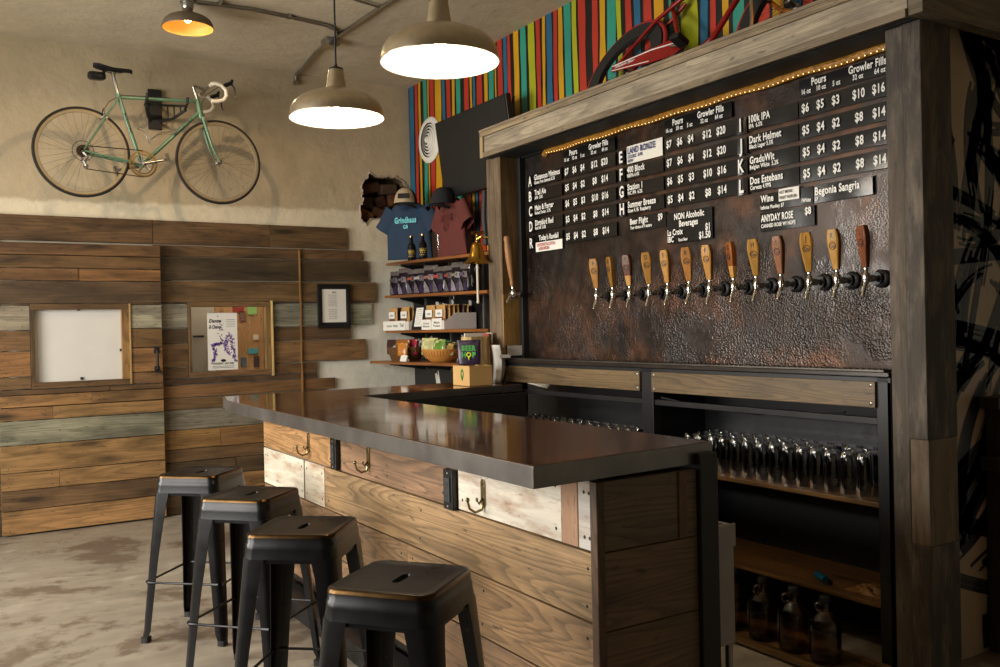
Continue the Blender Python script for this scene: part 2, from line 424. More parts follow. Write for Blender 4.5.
def strokes(b, org, u, v, n, w, h, col, seed, wid=(.03, .07), bristle=5, big=False):
    """brush strokes: each is a bundle of thin arcs"""
    r = random.Random(seed); u, v = V(u), V(v)
    for k in range(n):
        x, y = r.uniform(0, w), r.uniform(0, h); a = r.uniform(0, 2 * PI); L = r.uniform(.35, 1.0) * (1.5 if big else .55); cv = r.uniform(-2.6, 2.6) / (1.3 if big else .7); W = r.uniform(*wid)
        for q in range(bristle):
            off = (q / (bristle - 1) - .5) * W; bw = W / bristle * r.uniform(.95, 1.5); s0, s1 = r.uniform(0, .12), 1 - r.uniform(0, .3)
            N = 20; P = []
            px, py, aa = x - math.sin(a) * off, y + math.cos(a) * off, a
            for i in range(N + 1):
                f = i / N
                if s0 <= f <= s1: P.append((px, py, aa))
                aa += cv * L / N; px += math.cos(aa) * L / N * (1 - off * cv * .5); py += math.sin(aa) * L / N * (1 - off * cv * .5)
            for (x0, y0, a0), (x1, y1, a1) in zip(P, P[1:]):
                pts = []
                for (xx, yy, ag, sg) in ((x0, y0, a0, 1), (x1, y1, a1, 1), (x1, y1, a1, -1), (x0, y0, a0, -1)):
                    X_, Y_ = xx - math.sin(ag) * bw / 2 * sg, yy + math.cos(ag) * bw / 2 * sg
                    pts.append((X_, Y_))
                if not all(0 <= p[0] <= w and 0 <= p[1] <= h for p in pts): continue
                b.poly([V(org) + u * p[0] + v * p[1] for p in pts], col)
strokes(b, (XR - .002, 7.6, .2), (0, -1, 0), (0, 0, 1), 44, 2.2, 1.85, rgb(205, 200, 190), 5, (.03, .10), 4)
struct(tag(b.build('wall_right', M_mural), 'black wall painted with bright vertical stripes and white brush strokes below'))
# brush-stroke partition at the end of the tap wall
b = MB(); b.col = rgb(150, 128, 104)
b.bx(3.56, 5.4, 2.25, 2.30, 0, ZC, 0)
strokes(b, (3.56, 2.248, 0), (1, 0, 0), (0, 0, 1), 150, 1.5, 3.1, rgb(14, 13, 13), 12, (.03, .11), 6, True)
struct(tag(b.build('wall_partition', M_mural), 'tan partition covered in sweeping black brush strokes'))

# ------------------------------------------------------------------ plank cladding, door, windows
def board_rows(b, rows, x0, x1, y, th, holes=(), joints=.5, seed=1, lit=1.0):
    """rows: (z0, z1, colour or None, right end or None)"""
    r = random.Random(seed)
    for z0, z1, c, xe in rows:
        xe = x1 if xe is None else xe
        segs = [(x0, xe)]
        for (hx0, hx1, hz0, hz1) in holes:
            if z1 > hz0 + .01 and z0 < hz1 - .01:
                ns = []
                for a, e in segs:
                    if e <= hx0 or a >= hx1: ns.append((a, e)); continue
                    if a < hx0: ns.append((a, hx0))
                    if e > hx1: ns.append((hx1, e))
                segs = ns
        hz = [(z0, z1)]
        for a, e in segs:
            cuts = [a]
            if e - a > .9 and r.random() < joints: cuts.append(a + (e - a) * r.uniform(.3, .7))
            cuts.append(e)
            for p, q in zip(cuts, cuts[1:]):
                k = tuple(v * lit for v in jit(c or r.choice(W_OLD), .18))
                d = r.uniform(0, .006)
                b.bx(p + .001, q - .001, y - d, y + th, z0 + .002, z1 - .002, 0, k)
                for xx in (p + .05, q - .05):
                    for zz in (z0 + .03, z1 - .03):
                        if z1 - z0 > .08 and r.random() < .6:
                            b.mi = 1; b.lathe([(.0, .0015), (.004, .0012), (.0045, 0)], (xx, y - d - .0002, zz), (0, -1, 0), 6, col=rgb(30, 26, 22)); b.mi = 0
GR = rgb(150, 142, 124); GR2 = rgb(128, 116, 98)
FH = (1.76, 2.463, 1.113, 1.737)
b = MB()
rows = [(2.205, 2.40, rgb(100, 72, 46), 3.17), (2.108, 2.200, rgb(96, 68, 44), 3.315), (1.915, 2.106, None, 3.37), (1.737, 1.912, None, 3.446), (1.72, 1.737, W_OLD[1], 3.446),
        (1.522, 1.716, GR, 3.40), (1.397, 1.519, rgb(92, 66, 44), 3.19), (1.205, 1.395, rgb(124, 88, 58), 3.33), (1.113, 1.20, rgb(108, 76, 48), 2.86), (1.06, 1.11, rgb(96, 68, 46), 2.86),
        (.958, 1.057, rgb(138, 98, 60), 3.03), (.857, .955, rgb(120, 86, 54), 2.95), (.692, .855, GR2, 3.05), (.533, .690, rgb(150, 106, 62), 2.9), (.43, .531, rgb(124, 90, 58), 3.1), (.30, .428, None, 2.95), (.162, .298, rgb(140, 100, 62), 3.1), (.004, .160, None, 3.0)]  # some lower boards lighter, with daylight in their colour
board_rows(b, rows, 1.50, 3.1, 7.66, .028, [FH], .5, 21)
board_rows(b, [(2.205, 2.40, rgb(104, 74, 46), 1.50)], -1.2, 1.5, 7.655, .033, (), 1, 5)
board_rows(b, [(i * .19 + .004, (i + 1) * .19, None, .42) for i in range(11)] + [(2.094, 2.2, None, .42)], -1.2, .42, 7.66, .028, (), 1, 8)
tr = struct(tag(b.build('trim_1', [M_plank, M_black], bevel=.002, seg=1), 'reclaimed plank cladding with ragged board ends on the back wall'))
b = MB(); b.bx(2.714, 2.728, 7.640, 7.66, .03, 2.19, 2, rgb(150, 106, 54))
struct(tag(b.build('trim_2', M_plank, bevel=.002), 'thin raw wood batten on the plank wall'))

# sliding plank door
DH = (.601, 1.304, 1.087, 1.727)
b = MB()
rows = [(2.095, 2.188, rgb(108, 76, 46), None), (1.997, 2.093, rgb(120, 84, 50), None), (1.90, 1.995, rgb(132, 92, 54), None), (1.727, 1.898, rgb(112, 84, 58), None), (1.715, 1.727, W_OLD[0], None), (1.528, 1.713, rgb(166, 152, 128), None), (1.375, 1.526, rgb(116, 82, 50), None), (1.182, 1.372, rgb(150, 106, 62), None), (1.087, 1.179, rgb(122, 88, 56), None), (1.045, 1.085, rgb(112, 80, 50), None),
        (.955, 1.043, rgb(150, 108, 66), None), (.856, .952, rgb(158, 114, 70), None), (.675, .853, rgb(140, 130, 110), None), (.47, .672, rgb(170, 126, 80), None), (.338, .468, rgb(158, 116, 74), None), (.19, .336, rgb(132, 98, 64), None), (.012, .188, rgb(176, 130, 84), None)]  # lower boards coloured lighter, daylight put into the planks
board_rows(b, rows, .385, 1.545, 7.60, .03, [DH], .55, 33)
dr = struct(tag(b.build('door_1', [M_plank, M_black], bevel=.002, seg=1), 'sliding door of reclaimed brown planks'))
b = MB()
for z in (.25, 1.0, 2.1): b.bx(.40, 1.53, 7.63, 7.65, z - .06, z + .06, 0, rgb(80, 56, 36))
b.build('batten', M_plank, dr)
def frame4(b, x0, x1, z0, z1, w, y0, y1, c, cr=None):  # cr lightens the right jamb, daylight put into its colour
    b.bx(x0, x1, y0, y1, z1 - w, z1, 0, jit(c)); b.bx(x0, x1, y0, y1, z0, z0 + w, 0, jit(c))
    b.bx(x0, x0 + w * .6, y0, y1, z0 + w, z1 - w, 2, jit(c)); b.bx(x1 - w * 1.35, x1, y0, y1, z0 + w, z1 - w, 2, jit(cr or c))
b = MB(); frame4(b, .603, 1.302, 1.089, 1.725, .044, 7.592, 7.66, rgb(104, 74, 46), rgb(150, 110, 66))
b.bx(1.297, 1.31, 7.588, 7.60, 1.09, 1.725, 2, rgb(190, 150, 96))
b.build('frame', M_plank, dr, bevel=.002)
b = MB(); b.bx(.628, 1.25, 7.635, 7.645, 1.13, 1.69, 0); b.build('panel', plain('milky_panel', rgb(214, 211, 204), .25, 0, .03), dr)
b = MB()
for p in ((.94, 1.682), (.95, 1.150), (1.238, 1.36)): b.box((p[0], 7.63, p[1]), (.018, .008, .02))
b.build('clip', M_black, dr)
b = MB(); b.tube([(1.498, 7.60, 1.355), (1.498, 7.565, 1.345), (1.498, 7.56, 1.28), (1.498, 7.565, 1.205), (1.498, 7.60, 1.195)], .010, 8)
b.bx(1.478, 1.518, 7.592, 7.602, 1.325, 1.375, 2); b.bx(1.478, 1.518, 7.592, 7.602, 1.175, 1.225, 2)
b.build('door_handle', M_black, dr, bevel=.002)

# glazed window of the fixed panel
b = MB(); frame4(b, 1.762, 2.461, 1.115, 1.735, .04, 7.645, 7.72, rgb(118, 86, 54), rgb(150, 112, 68))
b.bx(2.452, 2.468, 7.63, 7.66, 1.10, 1.745, 2, rgb(214, 178, 120))
w1 = struct(tag(b.build('window_1', M_plank, bevel=.002), 'small glazed window framed in raw wood on the plank wall'))
t = NT('window_pane'); tb = t.n('ShaderNodeBsdfTransparent'); gl = t.n('ShaderNodeBsdfGlossy'); gl.inputs['Roughness'].default_value = .02
fr = t.n('ShaderNodeFresnel'); mx = t.n('ShaderNodeMixShader'); t.l(fr.outputs[0], mx.inputs[0]); t.l(tb.outputs[0], mx.inputs[1]); t.l(gl.outputs[0], mx.inputs[2]); t.l(mx.outputs[0], t.out.inputs[0])
M_pane = t.m
b = MB(); b.poly([(1.78, 7.70, 1.14), (2.42, 7.70, 1.14), (2.42, 7.70, 1.70), (1.78, 7.70, 1.70)]); b.build('pane', M_pane, w1)
# room glimpsed through it
b = MB(); b.col = rgb(176, 128, 80)
b.bx(1.2, 3.2, 8.45, 8.5, .6, 2.5, 2, rgb(176, 138, 96)); b.bx(1.2, 1.25, 7.75, 8.5, .6, 2.5, 2); b.bx(3.15, 3.2, 7.75, 8.5, .6, 2.5, 2); b.bx(1.2, 3.2, 7.75, 8.5, 2.45, 2.5, 0); b.bx(1.2, 3.2, 7.75, 8.5, .6, .65, 0)
struct(tag(b.build('wall_beyond', wood('back_room_ply', rough=.5, ring=.2, fiber=.2, blotch=.2, freq=4)), 'wood panelled room beyond the small window'))
cb = thing('storage_cabinet', 'white cabinet with a dark pull seen through the small window behind the poster', 'cabinet', (1.75, 7.95, .65))
b = MB(); b.bx(1.42, 2.055, 7.96, 8.35, .65, 2.2, 2); b.build('body', M_white, cb, bevel=.004)
b = MB(); b.bx(1.43, 2.05, 7.94, 7.958, .66, 2.19, 2); d_ = b.build('door', M_white, cb, bevel=.004)
b = MB(); b.bx(1.865, 1.955, 7.925, 7.94, 1.445, 1.46, 0); b.build('handle', M_black, d_)
cards = [(2.40, 1.72, .10, .11, (130, 44, 40), 'red'), (2.53, 1.70, .085, .11, (136, 184, 108), 'pale green'), (2.44, 1.63, .06, .09, (110, 80, 70), 'dull brown'), (2.56, 1.43, .05, .05, (210, 205, 190), 'cream round'), (2.53, 1.30, .09, .05, (70, 160, 175), 'turquoise'), (2.44, 1.20, .05, .09, (60, 90, 110), 'slate blue'), (2.56, 1.20, .05, .10, (60, 56, 60), 'charcoal'), (2.15, 1.74, .07, .08, (170, 116, 54), 'orange'), (2.08, 1.73, .07, .09, (70, 66, 72), 'dark grey')]
for x, z, w, h, c, nm in cards:
    b = MB(); b.bx(x - w / 2, x + w / 2, 8.438, 8.449, z - h / 2, z + h / 2, 0, rgb(*c))
    tag(b.build('pinned_card', M_col), nm + ' card pinned to the wood wall beyond the small window', 'card', 'cards pinned beyond the window')
b = MB(); b.bx(2.3, 2.68, 8.30, 8.449, 1.075, 1.10, 0)
tag(b.build('wall_ledge', M_white, bevel=.003), 'narrow white ledge low beyond the small window', 'shelf')
for x, c, nm in ((2.42, (50, 110, 160), 'blue'), (2.51, (200, 195, 185), 'pale')):
    b = MB(); b.bx(x - .035, x + .035, 8.33, 8.40, .96, 1.07, 0, rgb(*c)); b.bx(x - .035, x + .035, 8.33, 8.40, .955, .96, 0, rgb(90, 60, 40))
    tag(b.build('storage_box', M_col, bevel=.003), nm + ' box under the white ledge beyond the small window', 'box', 'boxes beyond the window')
b = MB(); b.bx(2.36, 2.58, 8.32, 8.449, .93, .955, 0); tag(b.build('lower_ledge', M_plank, bevel=.003), 'wooden ledge carrying two boxes beyond the small window', 'shelf')

# poster on the pane
po = thing('poster', 'white gig poster with purple ink figures taped in the small window', 'poster', (2.05, 7.69, 1.17))
b = MB(); b.bx(1.925, 2.172, 7.688, 7.692, 1.165, 1.645, 0); b.build('sheet', M_paper, po)
b = MB(); yP = 7.686; PU = rgb(92, 52, 140); rp = random.Random(4)
def blot(cx, cz, n, sx, sz, c):
    for i in range(n):
        x, z = cx + rp.gauss(0, sx), cz + rp.gauss(0, sz); r = rp.uniform(.002, .007); k = rp.uniform(0, PI)
        b.poly([(min(max(x + r * math.cos(2 * PI * j / 7 + k) * rp.uniform(.6, 1.2), 1.93), 2.167), yP - i * 1e-6, z + r * math.sin(2 * PI * j / 7 + k)) for j in range(7)][::-1], jit(c, .25))
for i in range(16):
    f = i / 15
    blot(1.955 + .03 * math.sin(f * 3), 1.24 + f * .13, 6, .008, .008, PU); blot(2.15 - .035 * f, 1.24 + f * .20 , 6, .01, .01, PU)
    blot(2.10 - .03 * math.sin(f * PI), 1.30 + .16 * f, 6, .008, .01, PU); blot(1.97 + .07 * f, 1.375 + .02 * f, 6, .007, .006, PU)
blot(2.03, 1.53, 22, .018, .05, PU); blot(2.04, 1.40, 12, .015, .02, rgb(60, 45, 80))
b.text('Dance', (1.937, yP - .0005, 1.565), (1, 0, 0), (0, 0, 1), .03, .10, col=rgb(20, 16, 26), shear=.3); b.text('& Chance', (1.937, yP - .0005, 1.515), (1, 0, 0), (0, 0, 1), .03, .10, col=rgb(20, 16, 26), shear=.3)
b.text('SATURDAY  JULY 2ND', (2.05, yP - .0005, 1.213), (1, 0, 0), (0, 0, 1), .016, .17, 'C', col=rgb(20, 16, 26))
b.ball((2.05, yP, 1.245), (.022, .0005, .012), 12, rgb(24, 20, 30))
for i in range(4): b.bx(2.08, 2.155, yP, yP + .0006, 1.585 - i * .018, 1.589 - i * .018, 0, rgb(90, 88, 120) if i == 0 else rgb(120, 140, 150))
for i in range(2): b.bx(1.96, 2.14, yP, yP + .0006, 1.196 - i * .012, 1.199 - i * .012, 0, rgb(70, 66, 80))
b.build('artwork', M_col, po)

# framed notice
fn = thing('framed_notice', 'black framed paper notice hung on the plank wall right of the batten', 'picture frame', (3.03, 7.655, 1.5))
b = MB(); x0, x1, z0, z1 = 2.872, 3.18, 1.498, 1.89
b.bx(x0, x1, 7.625, 7.652, z0, z0 + .035, 0); b.bx(x0, x1, 7.625, 7.652, z1 - .035, z1, 0); b.bx(x0, x0 + .035, 7.625, 7.652, z0 + .035, z1 - .035, 2); b.bx(x1 - .035, x1, 7.625, 7.652, z0 + .035, z1 - .035, 2)
b.build('frame', M_blackplastic, fn, bevel=.004)
b = MB(); b.bx(x0 + .03, x1 - .03, 7.642, 7.65, z0 + .03, z1 - .03, 0, rgb(30, 30, 32)); b.build('mat_board', M_col, fn)
b = MB(); b.bx(2.915, 3.14, 7.637, 7.6415, 1.55, 1.845, 0); sh = b.build('sheet', M_paper, fn)
b = MB(); 
b.text('MENU', (3.03, 7.6365, 1.81), (1, 0, 0), (0, 0, 1), .014, None, 'C')
for i in range(14):
    if i == 7: continue
    b.text(rp.choice(['tasting flight', 'pint of the day', 'house growler', 'seasonal ale', 'guest cider', 'root beer']), (2.975, 7.6365, 1.79 - i * .016), (1, 0, 0), (0, 0, 1), .008, .08, bold=.005)
b.build('lettering', M_ink, sh)
# ------------------------------------------------------------------ bar counter
CT = 1.088
def top_mat():
    t = NT('lacquered_bar_top'); co = t.coord()
    n = t.noise(t.mapping(co, (9, 1.2, 1)), 1.6, 6, .6); n2 = t.noise(t.mapping(co, (60, 3, 1)), 1.0, 3, .5); n3 = t.noise(co, 1.3, 5, .6)
    base = t.mul(rgb(80, 50, 30), t.ramp(n, [(.3, .55), (.7, 1.4)])); base = t.mul(base, t.ramp(n2, [(.3, .8), (.7, 1.15)])); base = t.mul(base, rgb(36, 27, 22), t.ramp(n3, [(.4, 0.0), (.65, .75)]), 'MIX')
    t.set(Base_Color=base, Roughness=t.ramp(t.noise(co, 5, 6, .6), [(.3, .07), (.75, .2)]), Coat_Weight=.5, Coat_Roughness=.06)
    t.bump(t.noise(co, 2.6, 3, .5), .05, .006)
    return t.m
M_top = top_mat()
bar = thing('bar_counter', 'L-shaped bar counter of barn boards with glossy dark wood top and black steel edge', 'bar counter', (1.9, 3.6, 0))
TOP = [(1.386, 2.063), (2.112, 2.119), (2.110, 4.95), (3.345, 5.10), (3.345, 5.635), (1.48, 5.56), (1.407, 5.218)]
b = MB(); b.prism([(x, y) for x, y in TOP], (0, 0, CT), (1, 0, 0), (0, 1, 0), .03); b.build('countertop', M_top, bar, bevel=.002)
# steel apron round the visible edges
def band(b, P, z0, z1, th, inset=0):
    for (x0, y0), (x1, y1) in zip(P, P[1:]):
        d = V((x1 - x0, y1 - y0, 0)); L = d.length; a = math.atan2(d.y, d.x)
        b.box(((x0 + x1) / 2, (y0 + y1) / 2, (z0 + z1) / 2), (L + th, th, z1 - z0), 0, None, Matrix.Rotation(a, 4, 'Z'))
b = MB(); band(b, [TOP[5], TOP[6], TOP[0], TOP[1]], CT - .064, CT - .002, .010); band(b, [TOP[1], TOP[2], TOP[3]], CT - .05, CT - .004, .01); band(b, [TOP[5], TOP[4]], CT - .064, CT - .004, .01)
M_edge = plain('edge_steel', rgb(122, 118, 115), .34, .85, .25, 5)
b.build('edge_band', M_edge, bar, bevel=.0015)
# front panelling
XB = 1.642
b = MB()
TAN = rgb(168, 126, 80); BAR1 = rgb(150, 118, 86); BAR2 = rgb(162, 127, 91); BAR3 = rgb(140, 109, 79)
def brd(y0, y1, z0, z1, c, nail=True, d=0):
    b.bx(XB - d, XB + .025, y0 + .0015, y1 - .0015, z0 + .002, z1 - .002, 1, jit(c, .06))
    if nail:
        b.mi = 1
        for yy in (y0 + .045, y1 - .045) + ((y0 + (y1 - y0) * .52,) if y1 - y0 > .9 else ()):
            for zz in (z0 + .045, z1 - .05): b.lathe([(0, .002), (.005, .0015), (.006, 0)], (XB - d - .0002, yy + rr.uniform(-.01, .01), zz), (-1, 0, 0), 7, col=rgb(40, 32, 26))
        b.mi = 0
brd(4.205, 5.31, .795, 1.01, TAN); brd(3.03, 4.10, .795, 1.01, BAR3); brd(4.10, 4.205, .795, 1.01, BAR3, False, -.004); brd(2.95, 3.03, .795, 1.01, rgb(150, 112, 72), False, -.004)
brd(2.12, 4.325, .582, .792, BAR2)
brd(3.4, 5.31, .362, .580, BAR3); brd(2.12, 3.4, .362, .580, BAR2)
brd(2.12, 4.0, .145, .360, BAR3); brd(4.0, 5.31, .145, .360, BAR1)
b.bx(XB + .026, XB + .05, 2.13, 5.31, .1, 1.01, 1, rgb(40, 30, 22))
b.build('front_paneling', [M_barwood, M_black], bar, bevel=.002, seg=1)
for y0, y1, z0, z1, c in [(4.63, 5.31, .582, .792, rgb(206, 198, 178)), (4.33, 4.61, .582, .792, rgb(200, 190, 168)), (2.292, 2.948, .795, 1.01, rgb(222, 212, 194)), (2.12, 2.205, .795, 1.01, rgb(196, 190, 180))]:
    b = MB(); b.bx(XB - .001, XB + .025, y0, y1, z0 + .002, z1 - .002, 1, c)
    b.mi = 1
    for yy in (y0 + .03, y1 - .03):
        for zz in (z0 + .04, z1 - .04): b.lathe([(0, .002), (.005, .0015), (.0065, 0)], (XB - .0012, yy, zz), (-1, 0, 0), 7, col=rgb(34, 28, 24))
    b.mi = 0
    tag(b.build('painted_board', [M_white_board, M_black], bar, bevel=.002, seg=1), 'chipped white painted board')
b = MB(); b.bx(XB - .002, XB + .025, 2.207, 2.29, .797, 1.008, 2, rgb(164, 126, 98)); tag(b.build('cover_strip', M_white_board, bar, bevel=.002, seg=1), 'pinkish bare wood strip')
# end panelling and black steel portal
YE = 2.10
b = MB()
DK = rgb(116, 90, 64)
b.bx(1.655, 2.03, YE, YE + .025, .80, 1.01, 0, rgb(108, 88, 68)); b.bx(1.655, 2.03, YE, YE + .025, .565, .797, 0, DK); b.bx(1.655, 2.03, YE, YE + .025, .33, .562, 0, jit(DK)); b.bx(1.655, 2.03, YE, YE + .025, .10, .327, 0, DK)
b.bx(1.627, 1.654, YE - .004, YE + .03, .10, 1.01, 2, rgb(92, 66, 44)); b.bx(1.95, 1.985, YE - .006, YE, .80, 1.01, 2, rgb(112, 80, 56))
b.bx(1.67, 2.03, YE + .026, YE + .04, .1, 1.0, 0, rgb(40, 30, 22))
b.build('end_paneling', M_barwood, bar, bevel=.002, seg=1)
for q in ((2.03, 2.106, YE - .018, YE + .06), (2.05, 2.10, 4.90, 4.96), (3.28, 3.33, 5.12, 5.18)):
    b = MB(); b.bx(*q, 0, CT - .03, 2); b.build('post', M_blackmetal, bar, bevel=.003)
b = MB(); b.bx(2.05, 2.10, YE + .06, 4.9, .05, CT - .05, 1); b.bx(2.1, 3.28, 4.95, 4.97, .05, CT - .05, 0); b.bx(1.66, 3.33, 5.31, 5.33, .05, 1.02, 0, rgb(120, 90, 60))
b.build('inner_panel', M_black, bar)
b = MB(); b.bx(1.535, XB + .02, 2.13, 5.30, 0, .088, 1); b.build('kick_board', M_blackmetal, bar, bevel=.004)
# coat hooks
M_antique = plain('antique_brass', rgb(150, 136, 98), .3, 1, .25, 40)
def hook(y, z):
    b = MB()
    b.prism([(-.014, -.034), (-.014, .048), (-.008, .056), (.008, .056), (.014, .048), (.014, -.034), (.007, -.044), (-.007, -.044)], (XB - .006, y, z), (0, -1, 0), (0, 0, 1), .006)
    b.tube([(XB - .004, y, z - .03), (XB - .012, y, z - .052), (XB - .036, y + .002, z - .058), (XB - .058, y + .003, z - .042), (XB - .066, y + .003, z - .014)], [.006, .0055, .005, .005, .0045], 8)
    b.ball((XB - .066, y + .003, z - .010), .0085, 10)
    b.tube([(XB - .004, y, z - .008), (XB - .022, y, z - .03), (XB - .030, y, z - .016)], .004, 8); b.ball((XB - .030, y, z - .012), .006, 8)
    b.mi = 1
    for zz in (.038, -.018): b.ball((XB - .0065, y, z + zz), (.002, .004, .004), 8)
    b.build('coat_hook', [M_antique, M_black], bar, bevel=.001)
for y, z in ((4.54, .885), (3.77, .892), (2.763, .876)): hook(y, z)
def outlet(y, z, face=True):
    b = MB(); b.bx(XB - .022, XB + .002, y - .036, y + .036, z - .076, z + .076, 2); ob = b.build('power_outlet', M_blackplastic, bar, bevel=.004)
    b = MB(); b.bx(XB - .026, XB - .020, y - .020, y + .020, z - .045, z + .045, 2, rgb(40, 40, 42))
    b.col = rgb(6, 6, 6)
    for zz in (-.022, .022):
        b.bx(XB - .0266, XB - .0258, y - .010, y - .006, z + zz - .008, z + zz + .008, 2); b.bx(XB - .0266, XB - .0258, y + .006, y + .010, z + zz - .006, z + zz + .006, 2); b.lathe([(0, 0), (.004, 0)], (XB - .0267, y, z + zz - .014), (-1, 0, 0), 8)
    b.col = rgb(150, 148, 140)
    for zz in (-.062, .062): b.lathe([(0, .001), (.004, .001), (.004, 0)], (XB - .0225, y, z + zz), (-1, 0, 0), 8)
    b.build('receptacle', M_col, ob)
outlet(4.152, .875); outlet(2.993, .865)

# ------------------------------------------------------------------ metal stools
def stool_mat():
    t = NT('gunmetal_lacquer'); co = t.coord(); n = t.noise(co, 9, 6, .6)
    base = t.mul(rgb(10, 10, 12), t.ramp(n, [(.3, .85), (.7, 1.15)]))
    t.set(Base_Color=base, Metallic=.2, Specular_IOR_Level=.36, Roughness=t.ramp(n, [(.3, .26), (.7, .36)]))
    return t.m
M_stool = stool_mat()
M_rub = plain('edge_rubbed_bronze', rgb(74, 55, 32), .3, 1, .35, 14)
SEAT = .792
def rsq(a, r, n=6):
    out = []
    for cx, cy, s in ((a - r, a - r, 0), (-(a - r), a - r, PI / 2), (-(a - r), -(a - r), PI), (a - r, -(a - r), 3 * PI / 2)):
        for i in range(n + 1):
            t = s + PI / 2 * i / n; out.append((cx + r * math.cos(t), cy + r * math.sin(t)))
    return out
def make_stool():
    root = thing('bar_stool', None, 'bar stool', (0, 0, 0), 0, 'black metal stools along the bar front')
    b = MB()
    lv = [(.118, .03, SEAT - .003), (.136, .036, SEAT - .002), (.143, .038, SEAT), (.150, .040, SEAT + .001), (.155, .042, SEAT - .004), (.157, .043, SEAT - .012), (.1575, .043, SEAT - .03), (.160, .043, SEAT - .033), (.1605, .043, SEAT - .05), (.165, .043, SEAT - .082)]
    b.rings([[(x, y, z) for x, y in rsq(a, r)] for a, r, z in [(.0, 0, SEAT - .0035)] * 0 + lv], True, False, False)
    # seat panel with a slot-shaped hand hole
    o_ = [(x, y) for x, y in rsq(.118, .03)]
    inn = []
    n = len(o_)
    for i in range(n):
        a = 2 * PI * i / n + PI / 4
        inn.append((.045 * math.copysign(abs(math.cos(a)) ** .6, math.cos(a)), .014 * math.copysign(abs(math.sin(a)) ** .8, math.sin(a))))
    o_ = [o_[(i + n // 8 * 0) % n] for i in range(n)]
    k0 = min(range(n), key=lambda k: math.hypot(o_[0][0] - inn[k][0] * 2.6, o_[0][1] - inn[k][1] * 8))
    inn = [inn[(k0 + i) % n] for i in range(n)]
    b.rings([[(x, y, SEAT - .003) for x, y in o_], [(x, y, SEAT - .0035) for x, y in inn], [(x * .94, y * .9, SEAT - .012) for x, y in inn]], True, False, False)
    b.build('seat', M_stool, root, ang=60)
    b = MB()
    b.rings([[(x, y, z) for x, y in rsq(a, r)] for a, r, z in [(.1515, .041, SEAT + .0008), (.1553, .0425, SEAT - .003), (.1577, .0435, SEAT - .011)]], True, False, False)
    tag(b.build('worn_rim', M_rub, root, ang=60), 'bronze rim where the black finish has rubbed off')
    for sx, sy in ((1, 1), (-1, 1), (-1, -1), (1, -1)):
        b = MB(); rs = []
        for z, c, w in ((SEAT - .078, .163, .082), (SEAT - .14, .168, .072), (.40, .188, .056), (.12, .207, .046), (.055, .2105, .043), (.03, .214, .036), (.012, .2145, .034)):
            r = min(.03, w * .55); P = []
            # outer skin from one flange end round the corner to the other, then back inside
            arc = [(c - r + r * math.cos(PI / 2 * i / 4), c - r + r * math.sin(PI / 2 * i / 4)) for i in range(5)]
            P = [(c, c - w)] + arc + [(c - w, c)]
            th = .004
            P2 = [(x - th if k > 3 else x - th, y - th) for k, (x, y) in enumerate(P[::-1])]
            P2[0] = (c - w, c - th); P2[-1] = (c - th, c - w)
            rs.append([(sx * x, sy * y, z) for x, y in P + P2])
        if sx * sy < 0: rs = [r_[::-1] for r_ in rs]
        b.rings(rs, True, True, True)
        lg = b.build('leg', M_stool, root, ang=35)
        b = MB(); c = .2145; b.rings([[(sx * (c - .017 + x), sy * (c - .017 + y), z) for x, y in rsq(.0195, .008, 3)] for z in (0, .026)]); b.build('foot_cap', M_black, lg)
    # braces: flat straps high under the seat, rods lower down
    b = MB()
    for s in (1, -1):
        b.box((0, s * .155, SEAT - .085), (.27, .004, .022)); b.box((s * .155, 0, SEAT - .085), (.004, .27, .022))
    b.box((0, 0, SEAT - .10), (.40, .016, .004), rot=Matrix.Rotation(PI / 4, 4, 'Z')); b.box((0, 0, SEAT - .105), (.40, .016, .004), rot=Matrix.Rotation(-PI / 4, 4, 'Z'))
    b.build('seat_brace', M_stool, root)
    for z, axis in ((.285, 0), (.285, 1)):
        for s in (1, -1):
            b = MB(); c = .194; e = .150
            if axis == 0: A, B = (-c + .012, s * c, z), (c - .012, s * c, z)
            else: A, B = (s * c, -c + .012, z + .0), (s * c, c - .012, z)
            A, B = V(A), V(B); d = (B - A).normalized()
            b.tube([A, A + d * .03, A + d * .04, B - d * .04, B - d * .03, B], [.009, .009, .0055, .0055, .009, .009], 8)
            b.build('footrest', M_stool, root)
    return root
st0 = make_stool()
SL = [((1.069, 2.253), 38.5, 'black metal bar stool nearest the viewer at the open end of the bar'), ((1.082, 3.064), 50, 'black metal bar stool just behind the nearest one'),
      ((1.122, 3.823), 43, 'black metal bar stool second from the far end of the row'), ((1.104, 4.60), 47.6, 'black metal bar stool farthest along the bar, nearest the plank door')]
for i, ((x, y), a, lb) in enumerate(SL):
    o = st0 if i == 0 else copy_tree(st0)
    o.location = (x, y, 0); o.rotation_euler.z = math.radians(a); o['label'] = lb

# ------------------------------------------------------------------ back bar cabinet
XF = 3.37
bb = thing('back_bar_cabinet', 'long black steel-framed back bar with barn wood fascia strips under the taps', 'cabinet', (3.55, 3.8, 0))
Y0, Y1 = 2.335, 5.335
b = MB()
b.bx(XF, XF + .06, Y0, 2.405, 0, 1.225, 2); b.bx(XF, XF + .06, 3.81, 3.905, 0, 1.225, 2); b.bx(XF, XF + .06, 5.285, Y1, 0, 1.225, 2)
b.bx(XF, XF + .05, Y0, Y1, 1.20, 1.225, 1); b.bx(XF + .01, XF + .04, 2.405, 5.285, 1.02, 1.05, 1)
b.bx(XF, 3.82, Y0, Y0 + .02, 0, 1.225, 2)
b.build('frame', M_blackmetal, bb, bevel=.003)
b = MB(); b.bx(XF - .015, 3.56, Y0, Y1, 1.226, 1.246, 1); b.build('countertop', plain('stained_ledge', rgb(44, 36, 30), .3, .2, .3, 6), bb, bevel=.003)
